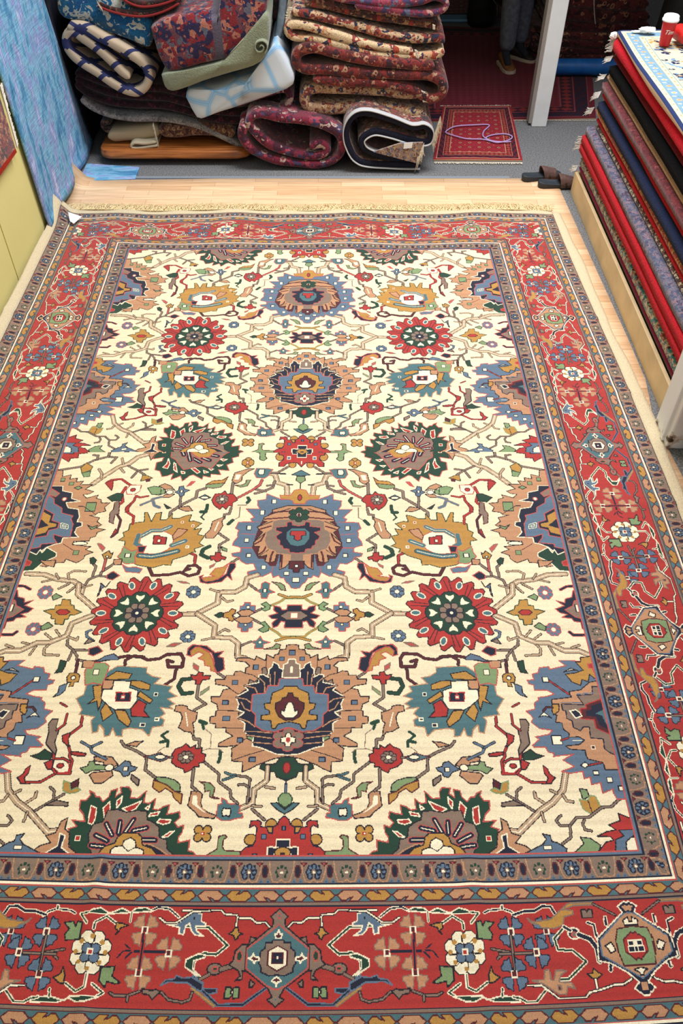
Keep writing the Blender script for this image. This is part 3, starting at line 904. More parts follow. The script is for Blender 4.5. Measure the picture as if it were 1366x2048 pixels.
# ------------------------------------------------------------------ knotted grid
def knotgrid(name,IDX,pal,pos,mat,parent,base_z,loc=(0,0,0),seed=1,abr=.05):
    """IDX[rows,cols] colour index per knot; pos(U,V 0..1 arrays)->X,Y,Z arrays; closed underneath by a skirt"""
    h,w=IDX.shape
    jj,ii=np.meshgrid(np.arange(w+1),np.arange(h+1))
    X,Y,Z=pos(jj/w,ii/h)
    org=np.array(parent.location if parent else loc,float)
    P=np.stack([X-org[0],Y-org[1],Z-org[2]],-1).reshape(-1,3).astype(np.float32)
    idx=(ii*(w+1)+jj)
    a=idx[:-1,:-1];b=idx[:-1,1:];c=idx[1:,1:];d=idx[1:,:-1]
    F=np.stack([a,b,c,d],-1).reshape(-1,4)
    ring=np.concatenate([idx[0,:-1],idx[:-1,-1],idx[-1,:0:-1],idx[:0:-1,0]])
    nb=len(ring);base=len(P)
    Q=P[ring].copy();Q[:,2]=base_z-org[2]
    P=np.concatenate([P,Q]);rn=np.roll(ring,-1);k=np.arange(nb)+base;kn=np.roll(k,-1)
    SK=np.stack([ring,k,kn,rn],-1)
    F=np.concatenate([F,SK]).astype(np.int32)
    me=bpy.data.meshes.new(name);me.vertices.add(len(P));me.vertices.foreach_set('co',P.ravel())
    me.loops.add(F.size);me.loops.foreach_set('vertex_index',F.ravel())
    me.polygons.add(len(F));me.polygons.foreach_set('loop_start',np.arange(0,F.size,4,dtype=np.int32))
    try:me.polygons.foreach_set('loop_total',np.full(len(F),4,np.int32))
    except Exception:pass
    me.polygons.foreach_set('use_smooth',np.ones(len(F),bool))
    me.update(calc_edges=True)
    T=np.array([lin(c_) for c_ in pal])
    rs=np.random.RandomState(seed)
    colr=T[IDX]
    rowv=1+abr*np.convolve(rs.randn(h+8),np.ones(5)/2.3,'same')[:h]
    colr=colr*rowv[:,None,None]*(1+.07*rs.randn(h,w))[:,:,None]
    colr=np.clip(colr,0.002,1).reshape(-1,3)
    sk=np.tile(np.array(lin((150,120,90))),(nb,1))
    CC=np.concatenate([colr,sk]);CC=np.concatenate([CC,np.ones((len(CC),1))],1).astype(np.float32)
    at=me.attributes.new('knot','FLOAT_COLOR','FACE');at.data.foreach_set('color',CC.ravel())
    me.materials.append(mat)
    o=bpy.data.objects.new(name,me);COL.objects.link(o)
    if parent:o.parent=parent
    else:o.location=loc
    return o
# ------------------------------------------------------------------ ribbons : folded / rolled rugs
def cr(pts,step=.012):
    P=[Vector(p) for p in pts];P=[P[0]*2-P[1]]+P+[P[-1]*2-P[-2]];out=[]
    for i in range(1,len(P)-2):
        n=max(2,int((P[i+1]-P[i]).length/step))
        for k in range(n):
            t=k/n;a,b,c,d=P[i-1],P[i],P[i+1],P[i+2]
            out.append(.5*((2*b)+(c-a)*t+(2*a-5*b+4*c-d)*t*t+(3*b-a-3*c+d)*t**3))
    out.append(P[-2]);return out
def ribbon(name,path,th,y0,y1,mat,parent=None,loc=None,wob=.006,capmat=None,seed=0,nose=1.,taper=None,ysteps=7,skew=0.):
    """path: (x,z) pairs; a thick strip following the path, rounded front, extruded along +y"""
    C=cr([(p[0],p[1]) for p in path]) if len(path)>1 else path
    n=len(C);L=[];Rr=[]
    for i in range(n):
        t=(C[min(i+1,n-1)]-C[max(i-1,0)]);t.normalize();nn=Vector((-t.y,t.x))
        s_=i*.012;d0=min(i,n-1-i)*.012
        e=min(1,d0/(th*.5)) if d0<th*.5 else 1
        f=math.sqrt(max(0.08,1-(1-e)**2))
        L.append((nn,f));
    r=th*.5*nose
    ys=[(0,.30),(r*.08,.55),(r*.3,.80),(r*.65,.95),(r*1.1,1.)]
    D=y1-y0
    for k in range(1,ysteps+1):ys.append((r*1.1+(D-2.2*r)*k/ysteps,1.))
    ys+= [(D-r*.3,.8),(D,.3)]
    vs=[];fs=[];mi=[]
    m=2*n
    for (dy,f) in ys:
        for side in (1,-1):
            rng=range(n) if side==1 else range(n-1,-1,-1)
            for i in rng:
                nn,fe=L[i];c=C[i]
                p=Vector((c.x,y0+dy,c.y))
                nz=noise.noise(Vector((c.x*7+seed*3.1,(y0+dy)*3,c.y*7)))*wob
                nz2=noise.noise(Vector((c.x*2.3+seed*7.7,(y0+dy)*1.5,c.y*2.3+5)))*wob*2
                o=side*(th*.5*f*fe+nz)
                vs.append((p.x+nn.x*o+nz2*.6+skew*dy,p.y+nz2,max(.002,p.z+nn.y*o)))
    S=len(ys)
    for k in range(S-1):
        for i in range(m):
            j=(i+1)%m
            fs.append((k*m+i,k*m+j,(k+1)*m+j,(k+1)*m+i));mi.append(1 if capmat and k<3 else 0)
    for k in (0,S-1):
        for i in range(n-1):
            fs.append((k*m+i,k*m+i+1,k*m+m-2-i,k*m+m-1-i));mi.append(1 if capmat and k==0 else 0)
    mats=[mat]+([capmat] if capmat else [])
    if loc is None:loc=(C[n//2].x,y0,max(0,min(v[2] for v in vs)))
    return mesh(name,vs,fs,mats,parent,True,loc,mi)
def pxpath(pts,Y,x0=0,y0=0,s=1.):
    out=[]
    for a,b in pts:
        v=at_y(x0+a/s,y0+b/s,Y);out.append((v.x,v.z))
    return out
def slab(name,pts,Y,depth,mat,label,group,seed=1,bw=.016,cat='rug',dx=0.):
    P=[at_y(x,y,Y) for x,y in pts];n=len(P);C=cr([(p.x,p.z) for p in P+[P[0]]],.03)[:-1];n=len(C)
    cen=sum((Vector(c) for c in C),Vector((0,0)))/n;vs=[];fs=[]
    for (dy,ins) in ((0,.05),(.004,.022),(.014,.006),(.03,0),(depth*.5,0),(depth,.01)):
        for c in C:
            d=(cen-c);L_=d.length;d.normalize()
            q=c+d*min(ins,L_*.5);w=noise.noise(Vector((c.x*5+seed,dy*3,c.y*5)))*.012
            vs.append((q.x+w+dx*dy,Y+dy,q.y+w))
    m=6
    for k in range(m-1):
        for i in range(n):fs.append((k*n+i,k*n+(i+1)%n,(k+1)*n+(i+1)%n,(k+1)*n+i))
    # puffed front: inner ring and centre
    b0=len(vs)
    for i in range(n):
        q=C[i]+(cen-C[i])*.45;w=noise.noise(Vector((q.x*6+seed,q.y*6,1)));vs.append((q.x,Y-.008+.014*w,q.y))
    vs.append((cen.x,Y-.010,cen.y))
    for i in range(n):
        fs.append((i,b0+i,b0+(i+1)%n,(i+1)%n));fs.append((b0+i,b0+n,b0+(i+1)%n))
    fs.append(tuple(range((m-1)*n,m*n)))
    t=empty(name,(cen.x,Y,min(c.y for c in C)));tag(t,label,cat,group);mesh('folded_layers',vs,fs,mat,t);return t
def fringe(name,a,b,length,mat,parent,droop=(0,-1,0),n=40,seed=1,w=.0035):
    """separate knotted threads between world points a and b, hanging towards droop"""
    rr=random.Random(seed);a=Vector(a);b=Vector(b);d=Vector(droop).normalized();ax=(b-a).normalized()
    vs=[];fs=[]
    for i in range(n):
        p=a.lerp(b,(i+.5)/n);l=length*rr.uniform(.7,1.15);sd=rr.uniform(-.35,.35)
        up=ax.cross(d).normalized()
        prev=None
        for k in range(4):
            t=k/3;c=p+d*l*t+ax*(sd*l*t*t)+up*(.25*l*math.sin(t*2.6)*rr.uniform(.2,1)*.4)
            ww=w*(1-.5*t)
            q=[c+ax*ww,c+up*ww,c-ax*ww,c-up*ww];bi=len(vs);vs+=q
            if prev is not None:
                for z in range(4):fs.append((prev+z,prev+(z+1)%4,bi+(z+1)%4,bi+z))
            prev=bi
        fs.append((prev,prev+1,prev+2,prev+3))
    o=mesh(name,vs,fs,mat,parent);return o
# ================================================================== SETTING
m_carpet=plain('grey_carpet',(110,110,112),.95,.1,110.,.5,.6)
m_wall=plain('yellow_paint',(212,202,132),.7,.3,3.,.03)
m_white=plain('white_paint',(226,228,230),.5,.4,9.,.05,.1)
def wallbox(name,v,mat,kind='structure'):
    vs,fs=v;o=mesh(name,vs,fs,mat,None,False);return tag(o,kind=kind)
wallbox('floor',boxv(-1.9,6.,-1.,12.,-.1,0.),m_carpet)
wallbox('wall_left',boxv(-1.95,-1.80,-1.,12.,0,3.4),m_wall)
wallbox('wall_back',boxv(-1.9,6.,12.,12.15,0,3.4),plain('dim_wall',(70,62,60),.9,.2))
o=mesh('light_block_slab',*boxv(-1.9,6.,5.5,12.,2.62,2.8),plain('light_block_paint',(180,176,170),.9,.2),None,False);tag(o,kind='structure')  # unseen slab added to block sky light and darken the back area
# panel joint battens on the yellow wall
gx=at_x(20,510,-1.80).y
o=mesh('trim_1',*boxv(-1.80,-1.797,gx-.002,gx+.002,.0,3.3),plain('joint_shadow',(176,164,84)),None,False);tag(o,kind='structure')
# laminate sheet, with its far left corner curling up the wall
Lp=[at_z(185,364),at_z(700,353),at_z(1112,353),at_z(1122,386),at_z(1194,545),at_z(1256,680),at_z(1291,762),at_z(1306,840),at_z(1321,871),at_z(1366,958)]
m_lam,nt,b=newmat('laminate')
tc=N(nt,'ShaderNodeTexCoord');br=N(nt,'ShaderNodeTexBrick',offset=.37,squash=1.)
br.inputs['Scale'].default_value=1.;br.inputs['Brick Width'].default_value=.42;br.inputs['Row Height'].default_value=.062;br.inputs['Mortar Size'].default_value=.0008;br.inputs['Bias'].default_value=0
br.inputs['Color1'].default_value=(*lin((232,196,158)),1);br.inputs['Color2'].default_value=(*lin((212,170,130)),1);br.inputs['Mortar'].default_value=(*lin((160,112,76)),1)
nt.links.new(tc.outputs['Object'],br.inputs['Vector'])
mp=N(nt,'ShaderNodeMapping');mp.inputs['Scale'].default_value=(1.5,26,1);nt.links.new(tc.outputs['Object'],mp.inputs[0])
nz=N(nt,'ShaderNodeTexNoise',Scale=2.2,Detail=6.);nt.links.new(mp.outputs[0],nz.inputs['Vector'])
mr=N(nt,'ShaderNodeMapRange');mr.inputs[1].default_value=.3;mr.inputs[2].default_value=.7;mr.inputs[3].default_value=.8;mr.inputs[4].default_value=1.14;nt.links.new(nz.outputs['Fac'],mr.inputs[0])
vs_=N(nt,'ShaderNodeVectorMath',operation='SCALE');nt.links.new(br.outputs['Color'],vs_.inputs[0]);nt.links.new(mr.outputs[0],vs_.inputs['Scale']);nt.links.new(vs_.outputs[0],b.inputs['Base Color'])
b.inputs['Roughness'].default_value=.42;b.inputs['Specular IOR Level'].default_value=.4
xr=[(p.y,p.x) for p in Lp[2:]][::-1]
def lam_right(y):
    if y<=xr[0][0]:
        return xr[0][1]+(xr[0][0]-y)*.02
    for (a,b1),(c,d) in zip(xr,xr[1:]):
        if a<=y<=c:return b1+(d-b1)*(y-a)/(c-a)
    return xr[-1][1]
yt=(Lp[0].y+Lp[2].y)/2
vs=[];fs=[];ny,nx=60,40
for k in range(2):
    for i in range(ny+1):
        y=-.6+(yt+.6)*i/ny
        for j in range(nx+1):
            x=-1.785+(lam_right(y)+1.785)*j/nx
            c=max(0,(-1.66-x)/.12)*max(0,(y-(yt-.28))/.28)
            yy=y+(-.02*max(0,1-abs(x+1.3)/.5) if i==ny else 0)
            vs.append((x,yy,(.006 if k==0 else .001)+.10*c*c))
n1=(ny+1)*(nx+1)
for i in range(ny):
    for j in range(nx):
        a=i*(nx+1)+j;fs.append((a,a+1,a+nx+2,a+nx+1));fs.append((n1+a,n1+a+nx+1,n1+a+nx+2,n1+a+1))
for j in range(nx):
    for i in (0,ny):
        a=i*(nx+1)+j;fs.append((a,a+1,n1+a+1,n1+a))
for i in range(ny):
    for j in (0,nx):
        a=i*(nx+1)+j;fs.append((a,a+nx+1,n1+a+nx+1,n1+a))
o=mesh('laminate_sheet',vs,fs,m_lam,None,True,(0,0,0))
tag(o,'pale wood laminate sheet lying under the big carpet over grey carpet','flooring')
a=at_z(215,361);b_=at_z(1045,351)
o=mesh('trim_2',*boxv(-1.62,1.13,yt+.002,yt+.03,.0,.007),plain('edge_strip',(150,160,172),.35,.5,metal=.3),None,False);tag(o,kind='structure')

# ================================================================== THE BIG CARPET
IDX=build_rug(CS,1056,3471,FIELD,BORDER)
RW=IDX.shape[1]*CS/1000.;RH=IDX.shape[0]*CS/1000.
X0c,Y0c,FWm,VLm=-.175,.838,1.056,3.471
def gs(x,c,s):return np.exp(-((x-c)/s)**2)
def rug_pos(U,V):
    U=np.asarray(U,float);V=np.asarray(V,float)
    u=(U-.5)*RW;v=V*RH-.52
    au=np.abs(u);sg=np.sign(u)
    g=np.clip(.985-.095*np.clip((v-1.6)/2.0,0,1),.5,1)
    g=np.where(u<0,np.clip(.985-.03*np.clip((v-2.)/1.5,0,1),.5,1),g)
    ue=sg*(np.minimum(au,FWm)+np.maximum(au-FWm,0)*g)
    ve=np.where(v>VLm,VLm+(v-VLm)*.84,v)
    wgt=np.clip(.5-v/.28*.5,0,1);wgt=np.where(v>0,.5*np.clip(1-v/.5,0,1),wgt)
    ve=ve+.028*np.minimum(np.abs(u),1.35)**2*wgt
    X=X0c+ue;Y=Y0c+ve
    # slight skew of the far end, as the carpet was pulled flat by hand
    X=X-.018*np.clip((Y-3.2)/1.3,0,1)
    wav=.006*np.sin(X*9.+1.2)*gs(Y,4.52,.2)+.004*np.sin(X*17.)*gs(Y,4.66,.10)
    Y=Y+.010*np.sin(X*7.5+.6)*np.clip((Y-4.25)/.4,0,1)
    Z=.020+wav
    Z=Z+.007*gs(Y,1.575+.012*np.sin(X*5),.030)*gs(X,-.1,.75)
    Z=Z+.005*gs(Y,2.27+.01*np.sin(X*4),.035)+.005*gs(Y,2.99,.035)+.005*gs(Y,3.62+.02*np.sin(X*3),.03)
    Z=Z+.009*gs(X,-.69+.02*np.sin(Y*6),.022)*np.clip((1.35-Y)/.5,0,1)
    Z=Z+.007*gs(X,.385+.015*np.sin(Y*5),.03)*np.clip((1.3-Y)/.5,0,1)
    Z=Z+.006*gs(X,-.95,.03)*np.clip((Y-1.6)/.5,0,1)*np.clip((3.8-Y)/.5,0,1)
    Z=Z+.003*np.sin(X*5.3+Y*2.)*np.sin(Y*3.1-X)
    Z=Z+np.clip(-1.70-X,0,.1)*.35                       # the selvage rides up the wall a little
    Z=Z+.05*gs(X,-1.76,.05)*gs(Y,4.76,.12)
    return X,Y,Z
PAL={'K':(26,17,28),'N':(16,21,44),'R':(164,43,39),'B':(86,106,127),'T':(68,104,110),'P':(180,131,96),'L':(178,148,118),'Y':(174,127,58),'G':(120,142,98),'D':(20,56,40),'M':(80,22,30),'W':(234,222,192),'C':(126,104,90),'S':(178,76,70),'F':(227,210,176)}
m_knot=knotmat('wool_pile',.75,.38,420,.3)
carpet=empty('oriental_carpet',(X0c,2.57,.006))
tag(carpet,'huge cream oriental carpet with red border spread over the floor','carpet')
knotgrid('pile',IDX,[PAL[c] for c in PALN],rug_pos,m_knot,carpet,.008,seed=3,abr=.045)
m_selv=plain('selvage_cotton',(204,188,156),.95,.1,160.,.12,.5)
def strip(name,fn,n,wd,mat,parent,nw=4):
    """fn(t,w)->(x,y,z): narrow band with thickness"""
    vs=[];fs=[]
    for i in range(n+1):
        for j in range(nw+1):
            x,y,z=fn(i/n,j/nw);vs.append((x,y,z+.004))
        for j in range(nw+1):
            x,y,z=fn(i/n,j/nw);vs.append((x,y,z-.006))
    r=2*(nw+1)
    for i in range(n):
        for j in range(nw):
            a=i*r+j;fs.append((a,a+1,a+r+1,a+r));a+=nw+1;fs.append((a,a+r,a+r+1,a+1))
        for j in (0,nw):
            a=i*r+j;fs.append((a,a+r,a+r+nw+1,a+nw+1))
    for i in (0,n):
        for j in range(nw):
            a=i*r+j;fs.append((a,a+1,a+1+nw+1,a+nw+1))
    return mesh(name,vs,fs,mat,parent)
def side(sgn,wd):
    def fn(t,w):
        V=-.005+1.012*t;e=.5+sgn*.5
        x,y,z=rug_pos(e,V);x=float(x);z=float(z)
        q=wd*(1+.12*math.sin(t*23+sgn)+.05*math.sin(t*61))*(1-.25*t if sgn<0 else 1)
        xx=x+sgn*(q*w-.002)
        z2=z+.004*math.sin(w*math.pi)+ (.0 if sgn>0 else w*.03+max(0,t-.93)*.4*w)-(.006*w if sgn>0 else 0)
        return (max(xx,-1.783),float(y),z2-.004)
    return fn
strip('side_selvage',side(1,.062),300,.06,m_selv,carpet)
strip('side_selvage',side(-1,.062),300,.06,m_selv,carpet)
def endf(t,w):
    x,y,z=rug_pos(t,1.0);return (max(-1.783,float(x)),float(y)+.055*w,float(z)-.004-.006*w+.003*math.sin(t*60)*w)
strip('end_webbing',endf,200,.05,m_selv,carpet)
def endf2(t,w):
    x,y,z=rug_pos(t,0.0);return (max(-1.783,float(x)),float(y)-.055*w,float(z)-.004-.006*w)
strip('end_webbing',endf2,120,.05,m_selv,carpet)
# fringe : hundreds of short threads, nobody could count them
rr=random.Random(5);vs=[];fs=[]
for i in range(900):
    t=(i+rr.random())/900;x,y,z=rug_pos(t,1.0);x=max(-1.78,float(x));y=float(y)+.05;z=.016
    ln=rr.uniform(.045,.095);sx=rr.uniform(-.03,.03);cl=rr.uniform(-.03,.03);prev=None
    for k in range(4):
        q=k/3;cx=x+sx*q+cl*math.sin(q*4);cy=y+ln*q;cz=z+.012*math.sin(q*3.)*rr.random();w=.0026*(1-.4*q);bi=len(vs)
        vs+=[(cx-w,cy,cz),(cx,cy,cz+w),(cx+w,cy,cz),(cx,cy,cz-w)]
        if prev is not None:
            for s4 in range(4):fs.append((prev+s4,prev+(s4+1)%4,bi+(s4+1)%4,bi+s4))
        prev=bi
o=mesh('fringe',vs,fs,plain('fringe_cotton',(222,202,156),.95,.1),carpet);tag(o,kind='stuff')
p=at_z(147,441,.03)
vs=[p+Vector(q) for q in ((-.035,.045,.030),(.045,.035,.006),(.012,-.045,.002),(-.012,-.03,.012))]
vs=vs+[v+Vector((0,0,.002)) for v in vs]
o=mesh('price_tag',vs,[(3,2,1,0),(4,5,6,7),(0,1,5,4),(1,2,6,5),(2,3,7,6),(3,0,4,7)],plain('paper_white',(240,242,246),.6),None,False)
tag(o,'small white paper tag at the far left corner of the cream carpet','tag')

# ================================================================== LEFT WALL HANGINGS
def distress(name):
    m,nt,b=newmat(name);b.inputs['Roughness'].default_value=.9
    tc=N(nt,'ShaderNodeTexCoord');mp=N(nt,'ShaderNodeMapping');mp.inputs['Scale'].default_value=(1,3.2,1.3);nt.links.new(tc.outputs['Object'],mp.inputs[0])
    n1=N(nt,'ShaderNodeTexNoise',Scale=3.2,Detail=9.,Roughness=.65);nt.links.new(mp.outputs[0],n1.inputs['Vector'])
    r=N(nt,'ShaderNodeValToRGB');e=r.color_ramp.elements
    e[0].position=.33;e[0].color=(*lin((50,104,150)),1);e[1].position=.72;e[1].color=(*lin((200,206,222)),1)
    for p_,c_ in ((.43,(78,138,178)),(.50,(122,174,202)),(.56,(118,134,186)),(.62,(156,170,208))):
        x=e.new(p_);x.color=(*lin(c_),1)
    nt.links.new(n1.outputs['Fac'],r.inputs[0])
    mp2=N(nt,'ShaderNodeMapping');mp2.inputs['Scale'].default_value=(1,4,70);nt.links.new(tc.outputs['Object'],mp2.inputs[0])
    mp2.inputs['Rotation'].default_value=(.35,0,0)
    n2=N(nt,'ShaderNodeTexNoise',Scale=2.,Detail=3.);nt.links.new(mp2.outputs[0],n2.inputs['Vector'])
    mr=N(nt,'ShaderNodeMapRange');mr.inputs[1].default_value=.3;mr.inputs[2].default_value=.7;mr.inputs[3].default_value=.72;mr.inputs[4].default_value=1.2;nt.links.new(n2.outputs['Fac'],mr.inputs[0])
    s=N(nt,'ShaderNodeVectorMath',operation='SCALE');nt.links.new(r.outputs[0],s.inputs[0]);nt.links.new(mr.outputs[0],s.inputs['Scale']);nt.links.new(s.outputs[0],b.inputs['Base Color'])
    bp=N(nt,'ShaderNodeBump',Strength=.3,Distance=.01);nt.links.new(n2.outputs['Fac'],bp.inputs['Height']);nt.links.new(bp.outputs[0],b.inputs['Normal'])
    return m
m_blue=distress('overdyed_blue')
Xw=-1.775
pl=[at_x(98,455,Xw),at_x(0,150,Xw)];pr=[at_x(198,318,Xw),at_x(111,67,Xw)]
def edge(P,z):
    a,b_=P;return a.y+(b_.y-a.y)*(z-a.z)/(b_.z-a.z)
zt=1.9;vs=[];fs=[];nz_,ny_=50,24
yl0=pl[0].y;yr0=pr[0].y
for k in range(2):
    for i in range(nz_+1):
        z=.03+(zt-.03)*i/nz_
        ya=edge(pl,z);yb=edge(pr,z)
        for j in range(ny_+1):
            y=ya+(yb-ya)*j/ny_
            vs.append((Xw+.008*math.sin(y*14+z*2)+(.06 if 1 else 0)*(1-min(1,z/.12))**2*.5-(.0 if k==0 else .010),y,z))
n1=(nz_+1)*(ny_+1);r=ny_+1
for i in range(nz_):
    for j in range(ny_):
        a=i*r+j;fs+=[(a,a+1,a+r+1,a+r),(n1+a,n1+a+r,n1+a+r+1,n1+a+1)]
for i in range(nz_):
    for j in (0,ny_):
        a=i*r+j;fs.append((a,a+r,n1+a+r,n1+a))
for j in range(ny_):
    for i in (0,nz_):
        a=i*r+j;fs.append((a,a+1,n1+a+1,n1+a))
hang=empty('hanging_rug',(Xw,(yl0+yr0)/2,.03));tag(hang,'blue and lilac overdyed rug hanging down the yellow wall','rug')
mesh('hanging_panel',vs,fs,m_blue,hang)
q=[at_z(190,330,.01),at_z(279,334,.01),at_z(270,358,.01),at_z(196,361,.01)]
vs=[(-1.76,yr0-.42,.03)]+[tuple(x) for x in q]
fp=[(-1.755,q[3].y,.010),(q[2].x,q[2].y,.010),(q[1].x,q[1].y,.010),(-1.755,q[0].y+.02,.012)]
vs=[Vector(v) for v in fp]+[Vector(v)-Vector((0,0,.008)) for v in fp]
mesh('floor_flap',vs,[(0,1,2,3),(7,6,5,4),(0,4,5,1),(1,5,6,2),(2,6,7,3),(3,7,4,0)],m_blue,hang,False)

m_dkpan=plain('dark_panel',(34,34,46),.95,.1,20.,.3)
o=mesh('hanging_rug',*boxv(-1.798,-1.785,yr0-.30,yr0+2.2,.02,2.2),m_dkpan,None,False);tag(o,'dark panel added on the left wall to darken the gap behind left pile','rug')  # panel added to darken the gap, covering the yellow wall with dark colour
# red rug corner high on the wall
m_redpat=patt('red_kilim',[((120,38,34),4),((60,24,30),2),((176,120,84),2),((34,36,66),1),((150,64,40),2)],22.)
def wallpoly(name,pxs,X,th,mat,parent):
    P=[at_x(a,b_,X) for a,b_ in pxs];n=len(P)
    vs=P+[p-Vector((th,0,0)) for p in P];fs=[tuple(range(n)),tuple(range(2*n-1,n-1,-1))]+[(i,(i+1)%n,n+(i+1)%n,n+i) for i in range(n)]
    return mesh(name,vs,fs,mat,parent,False)
P=[(0,168),(34,293),(0,350),(-60,420),(-160,330),(-60,100)]
pr_=empty('hanging_rug',at_x(0,300,-1.77));tag(pr_,'red and brown patterned rug with pale fringe high on yellow wall','rug')
wallpoly('pile',[(0,194),(31,297),(0,338),(-70,400),(-170,300),(-60,90)],-1.765,.02,m_redpat,pr_)
wallpoly('red_edge',[(31,297),(34,304),(0,352),(-75,415),(-70,400),(0,338)],-1.763,.02,plain('red_wool',(150,44,30),.95,.1,60.,.2),pr_)
fringe('fringe',at_x(0,172,-1.765),at_x(34,296,-1.765),.035,plain('fringe_w',(214,206,190),.95),pr_,(0,.8,.3),70,3,.003)

# ================================================================== FOLDED RUGS, MIDDLE PILE
C2=(420,0,2.627)
G_MID='folded rugs in the middle pile'
m_white_fr=plain('white_fringe',(222,212,192),.95,.1,90.,.12,.6)
def folded(name,pts,th_px,Y,depth,mat,label,group,crop=None,cap=None,seed=1,wob=.006,parent_fr=None,nose=1.,cat='rug'):
    x0,y0,s=crop or (0,0,1.)
    pp=pxpath(pts,Y,x0,y0,s)
    a=at_y(x0+pts[0][0]/s,y0+pts[0][1]/s,Y);b_=at_y(x0+pts[0][0]/s,y0+(pts[0][1]+th_px)/s,Y)
    th=abs(a.z-b_.z)
    zmin=min(p[1] for p in pp)-th/2
    xm=sum(p[0] for p in pp)/len(pp)
    th_=empty(name,(xm,Y,max(0,zmin)));tag(th_,label,cat,group)
    ribbon('folded_layers',pp,th,Y,Y+depth,mat,th_,None,wob,cap,seed,nose)
    return th_,pp,th
def tip(parent,p,q,mat=None,ln=.03,dr=(1,0,-.3),n=26,seed=1):
    fringe('fringe',p,q,ln,mat or m_white_fr,parent,dr,n,seed,.0035)
YM=5.50
m_tan=patt('tan_boteh',[((176,140,112),5),((120,56,52),2),((60,62,84),2),((196,168,132),3),((150,96,60),1)],26.)
m_redb=patt('red_baluch',[((122,44,42),6),((84,38,38),4),((164,126,100),1.2),((56,34,42),2),((140,74,54),1)],20.)
m_cream=patt('cream_kerman',[((206,180,144),8),((164,70,50),1.6),((52,54,76),1.4),((140,62,60),1.4),((190,140,104),1)],15.)
m_rust=patt('rust_kerman',[((130,58,52),3),((192,160,128),3),((44,46,66),2.4),((160,86,60),1.5),((104,42,46),1)],16.)
m_brown=patt('brown_stripe',[((120,76,60),4),((72,54,56),3),((168,130,98),1.5),((90,36,40),2)],20.,stripe=(0,.10,(150,60,50),.012))
m_purple=patt('plum_kashan',[((112,44,66),5),((62,52,84),3),((176,132,122),1.6),((140,58,72),3),((86,96,120),1)],15.)
t,pp,th=folded('folded_rug',[(1105,500),(980,490),(850,482),(700,472),(560,470),(505,495),(500,545),(540,575),(640,580),(800,572),(950,582),(1060,600),(1140,610)],62,YM,.55,m_tan,
 'tan folded rug with small dark medallions, lowest in the middle pile',G_MID,C2,seed=2)
p=at_y(420+1110/2.627,475/2.627,YM-.01);q=at_y(420+1118/2.627,535/2.627,YM-.01);tip(t,p,q,seed=2)
folded('folded_rug',[(1180,352),(1050,345),(850,325),(650,285),(540,258),(465,280),(450,335),(500,372),(620,372),(800,388),(1000,398),(1150,405),(1222,445),(1215,505),(1150,525),(1060,478),(900,442),(700,432),(540,422)],56,YM-.02,.6,m_redb,
 'brick red folded rug in thick S-folds above the tan rug of the middle pile',G_MID,C2,seed=3)
t,pp,th=folded('folded_rug',[(1065,278),(950,262),(800,232),(640,185),(500,142),(420,138),(408,175),(450,205),(560,215),(700,250),(850,288),(990,300),(1090,305),(1195,295),(1225,262)],46,YM+.01,.55,m_cream,
 'cream folded rug with orange flowers, its dark edge turned under, middle pile',G_MID,C2,seed=4)
p=at_y(420+1075/2.627,262/2.627,YM);q=at_y(420+1082/2.627,300/2.627,YM);tip(t,p,q,ln=.02,seed=4)
t,pp,th=folded('folded_rug',[(430,62),(520,78),(650,112),(800,150),(950,190),(1100,208),(1200,205),(1232,225)],50,YM+.03,.55,m_rust,
 'rust and cream floral folded rug, white fringed tip at left, middle pile',G_MID,C2,seed=5)
p=at_y(420+432/2.627,38/2.627,YM+.02);q=at_y(420+418/2.627,92/2.627,YM+.02);tip(t,q,p,ln=.03,dr=(-1,0,-.2),seed=5)
t,pp,th=folded('folded_rug',[(500,18),(620,40),(760,72),(900,100),(1050,122),(1170,138),(1200,155)],36,YM+.05,.5,m_brown,
 'brown striped thin folded rug near the top of the middle pile, white tip at right',G_MID,C2,seed=6)
p=at_y(420+1170/2.627,128/2.627,YM+.03);q=at_y(420+1170/2.627,152/2.627,YM+.03);tip(t,p,q,ln=.016,seed=6)
folded('folded_rug',[(560,2),(700,30),(850,62),(1000,88),(1150,105),(1195,112)],28,YM+.05,.5,patt('dark_stripe',[((84,50,48),4),((50,40,50),3),((150,110,84),1.5)],18.),
 'dark brown thin folded rug directly under the plum rug of the middle pile',G_MID,C2,seed=7)
folded('folded_rug',[(520,-60),(640,-20),(800,12),(950,24),(1100,12),(1180,-10),(1240,15),(1225,55),(1150,75),(1050,72),(900,52),(760,30)],44,YM+.02,.55,m_purple,
 'plum coloured folded rug on top of the middle pile with rolled right end',G_MID,C2,seed=8)
# ---- two rolled rugs on the floor in front
m_mar=patt('maroon_roll',[((116,36,56),6),((70,30,48),4),((176,150,140),1.5),((60,56,88),1.5),((150,60,76),2)],15.)
YR=5.38
folded('rolled_rug',[(520,775),(590,765),(612,800),(560,828),(440,815),(320,770),(245,705),(205,650),(250,610),(400,632),(560,655),(668,705),(695,768),(668,835),(600,868),(460,868),(330,842),(225,795),(170,720),(180,660)],44,YR,.6,m_mar,
 'maroon loosely rolled rug on grey carpet below the middle pile','rolled rugs on the grey carpet',C2,seed=9,wob=.008)
m_nav=plain('navy_binding',(22,24,40),.9,.2,70.,.4)
m_roll=patt('brown_roll',[((110,62,54),4),((52,36,44),4),((170,140,118),2),((130,50,48),2)],20.)
def pathoff(pp,off):
    C=cr(pp);out=[]
    for i in range(len(C)):
        t=(C[min(i+1,len(C)-1)]-C[max(i-1,0)]).normalized();out.append((C[i].x-t.y*off,C[i].y+t.x*off))
    return out[::3]
